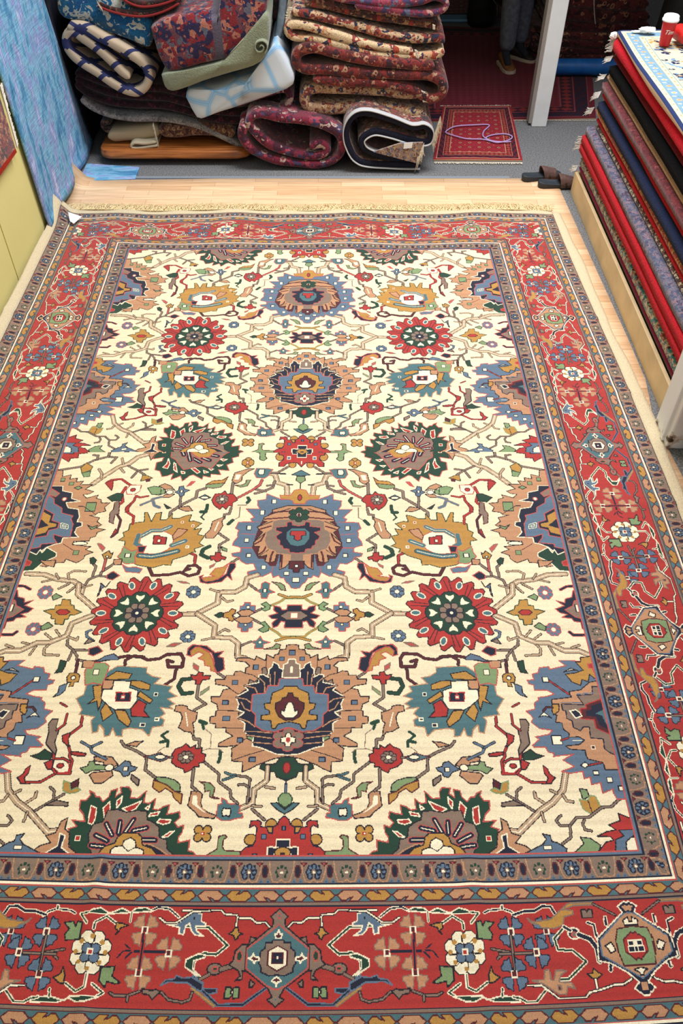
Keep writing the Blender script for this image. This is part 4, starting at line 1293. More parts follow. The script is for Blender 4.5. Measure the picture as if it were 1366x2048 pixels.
t,pp,th=folded('rolled_rug',[(1105,872),(950,868),(790,850),(728,770),(718,680),(758,612),(830,596),(950,630),(1060,672),(1130,668),(1160,705),(1140,748),(1050,738),(950,708),(860,694),(798,735),(822,790),(940,830),(1085,840)],34,YR-.02,.6,m_roll,
 'navy-edged rolled rug with brown pattern and white fringe, beside the maroon roll','rolled rugs on the grey carpet',C2,cap=m_nav,seed=10,wob=.003)
ribbon('pale_binding',pathoff(pp,th*.45),.008,YR-.032,YR+.02,plain('grey_binding',(176,176,178),.8),t,None,.0,None,3,1.,ysteps=1)
p=at_y(420+1210/2.627,610/2.627,YR-.02);q=at_y(420+1165/2.627,745/2.627,YR-.02);tip(t,p,q,ln=.06,dr=(.3,0,-1),n=60,seed=11)
p=at_y(420+1125/2.627,750/2.627,YR-.04);q=at_y(420+1092/2.627,800/2.627,YR-.04);tip(t,p,q,ln=.10,dr=(.0,-.1,-1),n=44,seed=12)
# flap with pale underside and little label inside the roll
q=[at_y(420+a/2.627,b_/2.627,YR-.05) for a,b_ in ((860,800),(1000,755),(1120,750),(1085,858))]
vs=q+[v+Vector((0,.02,0)) for v in q]
mesh('turned_corner',vs,[(0,1,2,3),(7,6,5,4),(0,4,5,1),(1,5,6,2),(2,6,7,3),(3,7,4,0)],patt('pale_corner',[((150,128,116),5),((110,80,76),2),((180,150,110),1),((96,110,134),1)],30.),t,False)
q=[at_y(420+a/2.627,b_/2.627,YR-.055) for a,b_ in ((1020,752),(1066,748),(1060,778),(1016,782))]
vs=q+[v+Vector((0,.003,0)) for v in q]
mesh('sewn_label',vs,[(0,1,2,3),(7,6,5,4),(0,4,5,1),(1,5,6,2),(2,6,7,3),(3,7,4,0)],plain('label_white',(220,222,226)),t,False)

# ================================================================== LEFT PILE
C1=(0,0,2.97);G_L='folded rugs in the left pile'
YL=5.58
# wooden board
bx=[at_y(205,300,5.46),at_y(500,300,5.46)]
x0,x1=-1.66,bx[1].x
zb=at_y(350,318,5.46).z;ztp=at_y(350,303,5.46).z
pts=[];rc=.09
for cx,cy,a0 in ((x0+rc,5.46+rc,180),(x1-rc*1.3,5.46+rc,270)):
    for k in range(9):
        a=math.radians(a0+k*90/8);pts.append((cx+rc*math.cos(a)*(1.3 if a0==270 else 1),cy+rc*math.sin(a)))
pts+=[(x1,6.4),(x0,6.4)]
n=len(pts);vs=[]
for z,ins in ((zb,.004),(zb+.006,0),(zb+(ztp-zb)*.5,0.),(zb+(ztp-zb)*.55,.004),(ztp-.006,.004),(ztp,.010)):
    cxm=(x0+x1)/2;cym=5.9
    for x,y in pts:
        d=Vector((cxm-x,cym-y));d.normalize();vs.append((x+d.x*ins,y+d.y*ins,z))
fs=[tuple(range(n))[::-1],tuple(range(5*n,6*n))]
for k in range(5):
    for i in range(n):fs.append((k*n+i,k*n+(i+1)%n,(k+1)*n+(i+1)%n,(k+1)*n+i))
mw,nt,b=newmat('varnished_pine');tc=N(nt,'ShaderNodeTexCoord');mp=N(nt,'ShaderNodeMapping');mp.inputs['Scale'].default_value=(2,30,30);nt.links.new(tc.outputs['Object'],mp.inputs[0])
nz=N(nt,'ShaderNodeTexNoise',Scale=2.,Detail=5.);nt.links.new(mp.outputs[0],nz.inputs['Vector']);rp=N(nt,'ShaderNodeValToRGB');rp.color_ramp.elements[0].color=(*lin((112,58,22)),1);rp.color_ramp.elements[1].color=(*lin((188,112,54)),1);rp.color_ramp.elements[0].position=.3;rp.color_ramp.elements[1].position=.7
nt.links.new(nz.outputs['Fac'],rp.inputs[0]);nt.links.new(rp.outputs[0],b.inputs['Base Color']);b.inputs['Roughness'].default_value=.35
board=empty('wooden_board',((x0+x1)/2,5.9,0));tag(board,'orange varnished wooden board with rounded corners under the left rug pile','board')
mesh('board_top',vs,fs,mw,board)
for yy in (5.62,6.25):
    for xx in (x0+.12,x1-.25):
        o=mesh('foot',*boxv(xx,xx+.10,yy,yy+.08,0,zb+.002),plain('dark_foot',(50,34,24)),board,False)
YB=5.56
folded('folded_rug',[(215,275),(250,272),(285,268),(318,262)],28,YB,.6,plain('ribbed_beige',(168,150,120),.95,.1,0),'beige ribbed folded rug resting on the wooden board',G_L,seed=21)
folded('folded_rug',[(222,245),(205,248),(215,262),(250,262),(300,259),(318,257)],10,YB+.03,.6,patt('dark_speckle',[((60,40,38),4),((120,84,66),2),((34,26,30),4)],40.),'dark speckled thin rug folded over the beige ribbed rug',G_L,seed=22,wob=.002)
t,pp,th=folded('folded_rug',[(318,262),(350,264),(390,260),(430,262),(470,268)],30,YB-.01,.6,patt('brown_medallion',[((104,70,52),5),((66,40,38),3),((150,116,84),2)],30.,stripe=(2,.5,(84,30,30),.02)),'brown medallion folded rug with pale end fringe on the wooden board',G_L,seed=23,wob=.004)
p=at_y(307,245,YB-.03);q=at_y(318,292,YB-.03);tip(t,p,q,ln=.02,dr=(-.4,-.1,-.6),n=46,seed=24)
folded('flatweave',[(312,285),(290,288),(268,287),(262,294),(272,298),(300,294),(315,292)],6,YB-.05,.3,plain('beige_edge',(190,176,150),.95),'thin beige flatweave edge doubled over at the wooden board',None,seed=25,wob=.001)
folded('folded_rug',[(160,200),(185,218),(220,232),(262,238),(310,239),(350,243),(392,252),(430,268),(462,284),(492,300),(512,310)],12,YB-.02,.5,patt('grey_flat',[((128,122,120),6),((96,90,92),2),((150,144,138),2)],30.),'long thin grey rug sagging across the lower left pile',G_L,seed=26,wob=.003)
m_dk=patt('dark_plum',[((44,20,28),6),((26,16,20),4),((80,34,44),2)],24.)
for i,(dy,lab) in enumerate(((0,'lowest'),(-17,'middle'),(-34,'uppermost'))):
    folded('folded_rug',[(150,168+dy*.6),(180,190+dy),(225,206+dy),(280,212+dy),(330,214+dy*1.0),(370,224+dy),(420,238+dy),(470,243+dy),(520,236+dy),(560,214+dy*.6)],17,YL-.01+i*.01,.6,m_dk,'dark plum rug in the left pile, %s of three wavy ones'%lab,G_L,seed=30+i,wob=.004)
folded('folded_rug',[(470,212),(500,200),(535,188),(565,180),(580,192),(572,214),(545,222),(510,226),(480,240)],14,YL-.06,.5,m_mar,'maroon rug end curled under the pale blue rug',G_L,seed=34,wob=.003)
# trellis rug : cream wool with navy lattice
m,nt,b=newmat('navy_trellis');b.inputs['Roughness'].default_value=.95
tc=N(nt,'ShaderNodeTexCoord');sx=N(nt,'ShaderNodeSeparateXYZ');nt.links.new(tc.outputs['Object'],sx.inputs[0])
yz=N(nt,'ShaderNodeMath',operation='MULTIPLY_ADD');yz.inputs[1].default_value=.6;nt.links.new(sx.outputs[1],yz.inputs[0]);nt.links.new(sx.outputs[2],yz.inputs[2])
acc=None
for sg in (1,-1):
    ad=N(nt,'ShaderNodeMath',operation='MULTIPLY_ADD');ad.inputs[1].default_value=.72*sg;nt.links.new(sx.outputs[0],ad.inputs[0]);nt.links.new(yz.outputs[0],ad.inputs[2])
    pg=N(nt,'ShaderNodeMath',operation='PINGPONG');pg.inputs[1].default_value=.08;nt.links.new(ad.outputs[0],pg.inputs[0])
    ls=N(nt,'ShaderNodeMath',operation='LESS_THAN');ls.inputs[1].default_value=.016;nt.links.new(pg.outputs[0],ls.inputs[0])
    ls2=N(nt,'ShaderNodeMath',operation='LESS_THAN');ls2.inputs[1].default_value=.034;nt.links.new(pg.outputs[0],ls2.inputs[0])
    if acc is None:acc=ls;accb=ls2
    else:
        mxx=N(nt,'ShaderNodeMath',operation='MAXIMUM');nt.links.new(acc.outputs[0],mxx.inputs[0]);nt.links.new(ls.outputs[0],mxx.inputs[1])
        mn=N(nt,'ShaderNodeMath',operation='MINIMUM');nt.links.new(accb.outputs[0],mn.inputs[0]);nt.links.new(ls2.outputs[0],mn.inputs[1])
        m3=N(nt,'ShaderNodeMath',operation='MAXIMUM');nt.links.new(mxx.outputs[0],m3.inputs[0]);nt.links.new(mn.outputs[0],m3.inputs[1]);acc=m3
mx=N(nt,'ShaderNodeMix',data_type='RGBA');mx.inputs[6].default_value=(*lin((172,154,132)),1);mx.inputs[7].default_value=(*lin((34,40,82)),1)  # cream darkened: the left pile's shade is put into the wool colour
nt.links.new(acc.outputs[0],mx.inputs[0]);nt.links.new(mx.outputs[2],b.inputs['Base Color']);m_trel=m
CT=(100,0,4.553)
t,pp,th=folded('folded_rug',[(150,255),(300,270),(450,350),(600,430),(740,520),(840,600),(890,690),(870,790),(790,850),(680,830),(560,770),(430,680),(300,600),(200,520),(140,430),(140,340),(200,300),(300,360),(420,450),(540,560),(640,660),(720,720)],95,YL-.10,.6,m_trel,
 'cream rug with navy lattice bundled in a big loop, left pile',G_L,CT,seed=40,wob=.006)
m_deb=patt('blue_patches',[((20,84,126),7),((24,98,142),3),((176,178,170),5),((20,80,130),2)],9.,dist=.9)
slab('folded_rug',[(113,22),(114,-10),(130,-40),(200,-40),(262,20),(302,40),(303,75),(298,96),(282,94),(230,72),(160,48),(124,38)],YL-.04,.6,m_deb,
 'teal blue and grey mottled folded rug above the navy lattice rug',G_L,seed=41)
m_top=patt('dark_red_top',[((58,34,32),5),((90,32,32),3),((110,84,60),1),((34,26,30),4)],26.)
for i,(pts,tp,lab) in enumerate(((((440,30),(520,70),(640,105),(760,125),(880,125),(1000,95),(1100,50),(1200,-10)),42,'lower of two'),(((640,-60),(720,0),(820,35),(940,30),(1060,0),(1180,-50)),50,'upper of two'))):
    t,pp,th=folded('folded_rug',pts,tp,YL-.06,.6,m_top,'dark brown rug with red edge sagging on top of left pile, %s'%lab,G_L,CT,seed=42+i,wob=.002)
    ribbon('red_binding',pathoff(pp,-th*.5),.014,YL-.068,YL+.1,plain('red_bind',(126,34,34),.9),t,None,.0,None,3,1.,ysteps=1)
p=at_y(193,0,YL-.08);q=at_y(203,14,YL-.08)
tip(t,p,q,ln=.03,dr=(.2,-.2,-1),n=20,seed=44)
CH_=(320,0,4.553)
m_sage=plain('sage_wool',(124,130,108),.95,.15,120.,.12,.5,sheen=.3)  # sage toned down, shade over the left pile mixed into its colour
slab('folded_rug',[(322,152),(334,146),(380,142),(440,124),(500,98),(516,70),(526,30),(538,30),(536,90),(530,116),(508,132),(440,154),(370,177),(342,184),(328,176)],YL-.16,.55,m_sage,
 'plain sage green folded rug between the red floral and pale blue rugs',G_L,seed=45)
t,pp,th=folded('rolled_rug',[(905,430),(925,415),(945,435),(930,470),(890,475),(865,440),(880,390),(930,375),(970,400),(975,450),(950,500)],14,YL-.20,.5,m_sage,
 'sage green rug end rolled to a tube beside the red floral rug',None,CH_,seed=46,wob=.0)
m_flor=patt('red_navy_floral',[((132,40,48),5),((46,40,76),4),((176,112,96),2.4),((110,66,78),2),((96,96,112),1.5)],15.,stripe=(0,.26,(92,84,100),.028))
slab('folded_rug',[(300,58),(330,40),(400,22),(450,5),(455,-60),(545,-60),(534,0),(528,60),(512,100),(480,114),(400,130),(348,143),(334,140),(318,110)],YL-.14,.55,m_flor,
 'red and navy floral rug folded into a thick bundle, left pile',G_L,seed=47)
m,nt,b=newmat('pale_blue_wave');b.inputs['Roughness'].default_value=.95
tc=N(nt,'ShaderNodeTexCoord');v=N(nt,'ShaderNodeTexVoronoi',Scale=5.,Randomness=.75);v.feature='DISTANCE_TO_EDGE';nt.links.new(tc.outputs['Object'],v.inputs['Vector'])
rp=N(nt,'ShaderNodeValToRGB');e=rp.color_ramp.elements;e[0].position=.0;e[0].color=(*lin((112,158,200)),1);e[1].position=.13;e[1].color=(*lin((188,197,205)),1)  # white dimmed in the colour itself to carry the left pile's shade
x=e.new(.02);x.color=(*lin((150,186,214)),1);x=e.new(.045);x.color=(*lin((128,170,208)),1);x=e.new(.07);x.color=(*lin((170,187,200)),1)
nt.links.new(v.outputs['Distance'],rp.inputs[0]);nt.links.new(rp.outputs[0],b.inputs['Base Color']);m_pale=m
slab('folded_rug',[(370,198),(376,182),(420,180),(470,166),(520,148),(546,90),(560,95),(580,135),(588,162),(574,180),(500,207),(440,226),(400,240),(388,230),(378,212)],YL-.12,.5,m_pale,
 'white rug with pale blue zigzag lines, under the sage green rug',G_L,seed=48)
folded('folded_rug',[(1180,690),(1120,560),(1060,420),(1090,240),(1110,60),(1120,-60)],70,YL+.02,.3,plain('pale_cloth',(120,134,146),.95,.1,30.,.25),
 'grey blue cloth edge drooping in the gap right of the sage rug',G_L,CH_,seed=49)
# dark piles behind, seen in the gaps
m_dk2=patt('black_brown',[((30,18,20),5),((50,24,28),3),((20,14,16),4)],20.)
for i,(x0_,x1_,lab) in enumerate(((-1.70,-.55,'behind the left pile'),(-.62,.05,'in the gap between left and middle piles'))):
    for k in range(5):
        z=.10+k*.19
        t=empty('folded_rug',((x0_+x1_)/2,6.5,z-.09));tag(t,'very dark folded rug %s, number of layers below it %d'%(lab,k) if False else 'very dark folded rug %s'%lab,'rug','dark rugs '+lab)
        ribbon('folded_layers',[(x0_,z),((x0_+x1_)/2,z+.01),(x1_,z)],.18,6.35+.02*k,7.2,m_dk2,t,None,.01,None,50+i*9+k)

# ================================================================== BACK RIGHT: floor rugs, post, person, piles
def rect_rug(name,label,c4,pal,IDXf,z,mat,fr=None,seed=5,kind_cat='rug',amp=.003,group=None):
    """c4 = four corner points (near-left, near-right, far-right, far-left)"""
    A_,B_,C_,D_=[np.array(v) for v in c4]
    def pos(U,V):
        P=(1-U)[...,None]*(1-V)[...,None]*A_+U[...,None]*(1-V)[...,None]*B_+U[...,None]*V[...,None]*C_+(1-U)[...,None]*V[...,None]*D_
        return P[...,0],P[...,1],P[...,2]+z+amp*np.sin(P[...,0]*9)*np.sin(P[...,1]*7)
    loc=(A_+B_+C_+D_)/4;t=empty(name,(loc[0],loc[1],0));tag(t,label,kind_cat,group)
    knotgrid('pile',IDXf,pal,pos,mat,t,.001,seed=seed,abr=.05)
    return t
def turkmen(w,h,cs,gul):
    """small repeating guls in a frame of lines, indices: 0 red 1 dark 2 tan 3 navy 4 rust"""
    A=np.zeros((h,w),np.int8);ii,jj=np.meshgrid(np.arange(h),np.arange(w),indexing='ij')
    d=np.minimum(np.minimum(ii,h-1-ii),np.minimum(jj,w-1-jj))*cs
    a,b_,c=gul
    fx=((jj*cs)%a)/a-.5;fy=((ii*cs)%b_)/b_-.5;r=np.abs(fx)*1.9+np.abs(fy)*1.9
    A[r<.62]=1;A[r<.5]=4;A[r<.36]=2;A[r<.2]=3
    fx=((jj*cs+a/2)%a)/a-.5;fy=((ii*cs+b_/2)%b_)/b_-.5;r=np.abs(fx)*2+np.abs(fy)*2;A[r<.25]=1;A[r<.12]=2
    A[d<c*1.0]=0;e=d<c*1.0
    al=np.where(np.minimum(ii,h-1-ii)<np.minimum(jj,w-1-jj),jj,ii)*cs
    A[(d>c*.15)&(d<c*.2)]=2;A[(d>c*.55)&(d<c*.6)]=2;A[(d>c*.94)&(d<c)]=2
    m=(d>=c*.2)&(d<c*.55);A[m]=np.where(((al[m]/(c*.22)).astype(int)+(d[m]/(c*.12)).astype(int))%3==0,3,1)
    m=(d>=c*.6)&(d<c*.94);A[m]=np.where((np.abs(((al[m]/(c*.3))%1)-.5)+np.abs(d[m]-c*.77)/(c*.3))<.5,4,1)
    A[m&(((al/(c*.3))%1>.42)&((al/(c*.3))%1<.58))]=2 if False else A[m&(((al/(c*.3))%1>.42)&((al/(c*.3))%1<.58))]
    return A
m_k2=knotmat('wool_pile_far',.95,.08,300,.1)
pal_s=[(136,32,44),(92,24,36),(176,124,96),(26,24,44),(150,62,50)]
t=rect_rug('small_rug','small crimson rug of tiny guls on grey carpet beside white-fringed roll',[at_z(866,322),at_z(1045,323),at_z(1020,214),at_z(886,216)],pal_s,turkmen(180,250,3.,(62.,62.,95.)),.012,m_k2,seed=8)
fringe('fringe',at_z(868,324,.008),at_z(1045,325,.008),.025,m_white_fr,t,(0,-1,0),80,5)
fringe('fringe',at_z(880,213,.008),at_z(1022,212,.008),.02,m_white_fr,t,(0,1,0),70,6)
pal_b=[(92,24,36),(46,16,30),(118,50,56),(24,20,42),(112,34,34)]
t=rect_rug('floor_rug','large dark crimson rug on the floor under the standing person',[at_z(800,246),at_z(1192,238),at_z(1176,60),at_z(800,52)],pal_b,turkmen(330,520,5.,(60.,60.,300.)),.006,m_k2,seed=9)
fringe('fringe',at_z(1020,240,.006),at_z(1192,240,.006),.012,m_white_fr,t,(0,-1,0),60,7)
t=rect_rug('floor_rug','dim brown-red rug on the far floor beyond the pale blue threshold strip',[at_z(800,36),at_z(1000,36),at_z(1000,-60),at_z(800,-60)],[(84,34,38),(44,22,30),(130,96,84),(30,26,40),(96,44,40)],turkmen(200,220,8.,(150.,150.,260.)),.006,m_k2,seed=10)
a=at_z(880,47);b_=at_z(966,42)
o=mesh('threshold_strip',*boxv(a.x-.3,b_.x+.1,b_.y-.06,b_.y+.09,.004,.03),plain('blue_plastic',(96,140,172),.4),None,False);bev(o,.01);tag(o,'pale blue threshold strip between two dark floor rugs at the back','strip')
# lilac cord on the small rug
def tube(name,P,r,mat,parent=None,seg=8,loc=None,closed=False):
    C=cr3(P);vs=[];fs=[]
    up0=Vector((0,0,1))
    for i,c in enumerate(C):
        t=(C[min(i+1,len(C)-1)]-C[max(i-1,0)]).normalized();a=t.cross(up0)
        if a.length<.05:a=t.cross(Vector((0,1,0)))
        a.normalize();b=a.cross(t)
        for k in range(seg):
            an=2*math.pi*k/seg;vs.append(c+a*r*math.cos(an)+b*r*math.sin(an))
    for i in range(len(C)-1):
        for k in range(seg):fs.append((i*seg+k,i*seg+(k+1)%seg,(i+1)*seg+(k+1)%seg,(i+1)*seg+k))
    fs.append(tuple(range(seg))[::-1]);n=(len(C)-1)*seg;fs.append(tuple(range(n,n+seg)))
    return mesh(name,vs,fs,mat,parent,True,loc or tuple(C[0]))
def cr3(pts,n=8):
    P=[Vector(p) for p in pts];P=[P[0]*2-P[1]]+P+[P[-1]*2-P[-2]];out=[]
    for i in range(1,len(P)-2):
        for k in range(n):
            t=k/n;a,b,c,d=P[i-1],P[i],P[i+1],P[i+2]
            out.append(.5*((2*b)+(c-a)*t+(2*a-5*b+4*c-d)*t*t+(3*b-a-3*c+d)*t**3))
    out.append(P[-2]);return out
cp=[(1022,283),(1008,284),(985,282),(972,276),(985,270),(1010,268),(1024,273),(1018,280),(995,285),(968,279),(940,278),(925,276),(895,267),(893,262),(910,253),(945,250),(978,250),(968,262),(966,272),(975,279)]
o=tube('cord',[at_z(x,y,.022) for x,y in cp],.005,plain('lilac_cord',(176,150,200),.5));tag(o,'lilac cord looped loosely on the small crimson rug','cord')
# white post in the middle distance
def post(label,x0,x1,y0,y1,h):
    t=empty('post',((x0+x1)/2,(y0+y1)/2,0));tag(t,label,'post')
    o=mesh('shaft',*boxv(x0,x1,y0,y1,.0,h),m_white,t,False);bev(o,.006)
    return t
pb=at_z(1058,252);pc=at_z(1090,255)
t=post('slim white painted post standing beside the small crimson rug',pb.x+.015,pc.x+.01,pb.y-.02,pb.y+.10,3.2)
mesh('shaded_side_strip',*boxv(pb.x-.008,pb.x+.015,pb.y+.0,pb.y+.09,.02,3.2),plain('shaded_side_grey',(150,144,140),.7),t,False)  # shaded left side of the post, painted as a thin grey strip
# near right post
a=at_z(1306,845);b_=at_z(1346,905)
m_post,nt,bb=newmat('chipped_white');bb.inputs['Roughness'].default_value=.45
tc=N(nt,'ShaderNodeTexCoord');nz=N(nt,'ShaderNodeTexNoise',Scale=14.,Detail=5.);nt.links.new(tc.outputs['Object'],nz.inputs['Vector'])
sx=N(nt,'ShaderNodeSeparateXYZ');nt.links.new(tc.outputs['Object'],sx.inputs[0])
mr=N(nt,'ShaderNodeMapRange');mr.inputs[1].default_value=0.;mr.inputs[2].default_value=.22;mr.inputs[3].default_value=.16;mr.inputs[4].default_value=-.14;nt.links.new(sx.outputs[2],mr.inputs[0])
ad=N(nt,'ShaderNodeMath',operation='ADD');nt.links.new(nz.outputs['Fac'],ad.inputs[0]);nt.links.new(mr.outputs[0],ad.inputs[1])
rp=N(nt,'ShaderNodeValToRGB');e=rp.color_ramp.elements;e[0].position=.60;e[0].color=(*lin((222,224,228)),1);e[1].position=.70;e[1].color=(*lin((52,34,26)),1);x=e.new(.655);x.color=(*lin((186,170,160)),1)
nt.links.new(ad.outputs[0],rp.inputs[0]);nt.links.new(rp.outputs[0],bb.inputs['Base Color'])
t=empty('post',(a.x+.1,a.y-.08,0));tag(t,'thick white painted post with chipped rusty foot at the right edge','post')
o=mesh('shaft',*boxv(a.x+.005,a.x+.22,b_.y+.02,a.y,0,3.2),m_post,t,False,);bev(o,.008)
o=mesh('corner_bead',*boxv(a.x-.008,a.x+.02,b_.y+.055,b_.y+.085,.02,3.2),m_post,t,False);bev(o,.004)
# person at the back : boots, jeans, jacket
f1=at_z(1010,140);f2=at_z(1036,122)
def skinmesh(name,V,E,Rr,root,mat,parent,sub=2,mi=None):
    me=bpy.data.meshes.new(name);org=Vector(parent.location) if parent else Vector((0,0,0))
    me.from_pydata([tuple(Vector(v)-org) for v in V],E,[]);o=bpy.data.objects.new(name,me);COL.objects.link(o)
    s=o.modifiers.new('s','SKIN');sk=me.skin_vertices[0].data
    for i,r_ in enumerate(Rr):
        sk[i].radius=(r_,r_) if not isinstance(r_,tuple) else r_;sk[i].use_root=(i==root)
    u=o.modifiers.new('u','SUBSURF');u.levels=sub;u.render_levels=sub
    dg=bpy.context.evaluated_depsgraph_get();ne=bpy.data.meshes.new_from_object(o.evaluated_get(dg))
    COL.objects.unlink(o);bpy.data.objects.remove(o)
    ne.name=name
    ne.materials.clear()
    for m_ in (mat if isinstance(mat,list) else [mat]):ne.materials.append(m_)
    ne.polygons.foreach_set('use_smooth',[True]*len(ne.polygons))
    o=bpy.data.objects.new(name,ne);COL.objects.link(o)
    if parent:o.parent=parent
    if mi:
        for p_ in ne.polygons:p_.material_index=mi(p_.center+org)
    return o
px_,py_=(f1.x+f2.x)/2,(f1.y+f2.y)/2
person=empty('person',(px_,py_,0));tag(person,'standing person in grey jeans and brown boots beyond the small crimson rug','person')
hip=Vector((px_,py_+.02,.96))
B=[hip,hip+Vector((0,0,.22)),hip+Vector((0,-.01,.42)),hip+Vector((0,-.01,.54)),hip+Vector((0,-.03,.64)),hip+Vector((0,-.05,.74)),
   hip+Vector((-.19,0,.44)),hip+Vector((-.25,.03,.17)),hip+Vector((-.16,-.10,-.02)),
   hip+Vector((.19,0,.44)),hip+Vector((.25,.03,.17)),hip+Vector((.16,-.10,-.02)),
   Vector((f1.x,f1.y+.10,.50)),Vector((f1.x,f1.y+.07,.10)),Vector((f2.x,f2.y+.05,.50)),Vector((f2.x,f2.y+.05,.10)),hip+Vector((-.09,0,-.05)),hip+Vector((.09,0,-.05)),
   Vector((f1.x+.01,f1.y-.07,.055)),Vector((f2.x+.06,f2.y-.06,.055))]
E=[(0,1),(1,2),(2,3),(3,4),(4,5),(2,6),(6,7),(7,8),(2,9),(9,10),(10,11),(0,16),(16,12),(12,13),(0,17),(17,14),(14,15),(13,18),(15,19)]
Rr=[.13,(.14,.11),(.16,.12),.055,.075,.095,.065,.05,.035,.065,.05,.035,.06,.036,.06,.036,.085,.085,.03,.03]
skin_c=plain('skin',(190,140,112),.6)
def bmi(c):
    return 1 if c.z>hip.z+.56 else 0
skinmesh('body',B,E,Rr,0,[plain('dark_jacket',(40,42,48),.9),skin_c],person,2,bmi)
J=[hip+Vector((0,0,.04)),hip+Vector((-.09,0,-.08)),Vector((f1.x-.005,f1.y+.11,.52)),Vector((f1.x,f1.y+.09,.30)),Vector((f1.x+.005,f1.y+.07,.115)),hip+Vector((.09,0,-.08)),Vector((f2.x,f2.y+.07,.52)),Vector((f2.x,f2.y+.06,.30)),Vector((f2.x,f2.y+.05,.115))]
skinmesh('jeans',J,[(0,1),(1,2),(2,3),(3,4),(0,5),(5,6),(6,7),(7,8)],[(.15,.12),.10,.082,.080,.066,.10,.082,.080,.066],0,plain('grey_denim',(92,97,106),.9,.2,30.,.25,.6),person,2)
def shoe(name,ax,ay,ang,colr,parent):
    # lofted foot: heel to toe
    vs=[];fs=[];n=12;prof=[(-.09,.030,.085),(-.075,.042,.11),(-.03,.044,.115),(.02,.044,.10),(.07,.050,.075),(.12,.050,.058),(.16,.040,.048),(.18,.018,.035)]
    ca,sa=math.cos(ang),math.sin(ang)
    for (d,w,h) in prof:
        for k in range(n):
            a=2*math.pi*k/n;yy=w*math.cos(a);zz=.022+(h-.022)*(.5+.5*math.sin(a))
            vs.append((ax+d*ca-yy*sa,ay+d*sa+yy*ca,zz))
    for i in range(len(prof)-1):
        for k in range(n):fs.append((i*n+k,i*n+(k+1)%n,(i+1)*n+(k+1)%n,(i+1)*n+k))
    fs.append(tuple(range(n)));fs.append(tuple(range((len(prof)-1)*n,len(prof)*n)))
    s=mesh(name,vs,fs,plain('boot_leather',colr,.6,.3,40.,.3),parent)
    vs=[];P=[]
    for (d,w,h) in prof:P.append((d*1.03,w*1.1))
    out=P+[(d,-w) for d,w in P[::-1]];m_=len(out)
    for z in (.007,.030):
        for d,w in out:vs.append((ax+d*ca-w*sa,ay+d*sa+w*ca,z))
    fs=[tuple(range(m_)),tuple(range(m_,2*m_))]+[(i,(i+1)%m_,m_+(i+1)%m_,m_+i) for i in range(m_)]
    o=mesh('rubber_sole',vs,fs,plain('sole_cream',(186,170,150),.7),None,False)
    # sub-part of the boot
    o.parent=s;o.location=Vector(o.location)-Vector(parent.location)
    return s
shoe('boot',f1.x,f1.y+.06,math.radians(-80),(112,70,36),person)
shoe('boot',f2.x-.01,f2.y+.05,math.radians(-40),(44,34,30),person)
# black bags near the feet and behind the rug pile
def bag(label,c,rx,ry,h,seed,mat):
    vs=[];fs=[];n=20;lv=[(0,.9),(.1,1.),(.4,1.),(.7,.86),(.9,.6),(1.,.25)]
    for z,f in lv:
        for k in range(n):
            a=2*math.pi*k/n;q=f*(1+.12*noise.noise(Vector((math.cos(a)*2+seed,math.sin(a)*2,z*3))))
            vs.append((c.x+rx*q*math.cos(a),c.y+ry*q*math.sin(a),h*z+.006))
    for i in range(len(lv)-1):
        for k in range(n):fs.append((i*n+k,i*n+(k+1)%n,(i+1)*n+(k+1)%n,(i+1)*n+k))
    fs.append(tuple(range(n))[::-1]);fs.append(tuple(range((len(lv)-1)*n,len(lv)*n)))
    o=mesh('black_bag',vs,fs,mat,None,True,(c.x,c.y,0));tag(o,label,'bag');return o
m_blk=plain('black_cloth',(22,22,24),.7,.3,20.,.3,.3)
bag('black cloth bag on the floor left of the person in grey jeans',at_z(964,60)+Vector((0,.15,0)),.13,.14,.6,1,m_blk)
bag('tall black bag behind the red paper cup and blue-bordered rug',Vector((2.78,6.75,0)),.42,.22,1.25,4,m_blk)
# dark pile and small rolled rug behind the post
t=empty('rolled_rug',at_z(1068,112));tag(t,'rolled rug with dusty pink end lying behind the slim white post','rug','rolled rugs behind the post')
yq=at_z(1065,112).y
ribbon('folded_layers',pxpath([(1052,98),(1056,72),(1072,60),(1090,66),(1096,86),(1084,100),(1066,94),(1068,78),(1080,78)],yq),.055,yq,yq+.7,patt('pink_dusty',[((150,96,84),4),((110,60,60),3),((70,44,50),3)],16.),t,None,.004,None,61)
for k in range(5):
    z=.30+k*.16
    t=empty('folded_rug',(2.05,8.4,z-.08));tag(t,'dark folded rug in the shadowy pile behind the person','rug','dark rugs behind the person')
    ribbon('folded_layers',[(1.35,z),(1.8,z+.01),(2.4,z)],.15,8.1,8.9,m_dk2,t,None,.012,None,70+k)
# pile of maroon rugs at the back right with blue roll below
m_maroon=[patt('maroon_pile_%d'%i,c,16.+i) for i,c in enumerate(([((84,34,36),6),((50,24,28),4),((140,92,74),1.2)],[((98,44,42),5),((60,30,34),3),((160,116,92),1.4)],[((74,28,34),6),((44,22,28),4),((120,70,58),1.)]))]
YP=7.28
rows=[(122,116,14,'lowest'),(112,105,12,'second from the bottom'),(100,96,13,'third from the bottom'),(86,84,16,'fourth from the bottom'),(70,70,18,'fifth from the bottom'),(52,54,22,'fourth from the top'),(28,34,30,'third from the top'),(0,8,30,'second from the top'),(-28,-18,30,'topmost')]
for i,(yl,yr,tp,lab) in enumerate(rows):
    folded('folded_rug',[(1104,yl),(1150,yl+3),(1210,yl+(yr-yl)*.5+5),(1270,yr+4),(1312-(i*2),yr)],tp,YP,.8,m_maroon[i%3],'dark maroon folded rug at the back right, %s in its pile'%lab,'maroon rugs in the back right pile',seed=80+i,wob=.008)
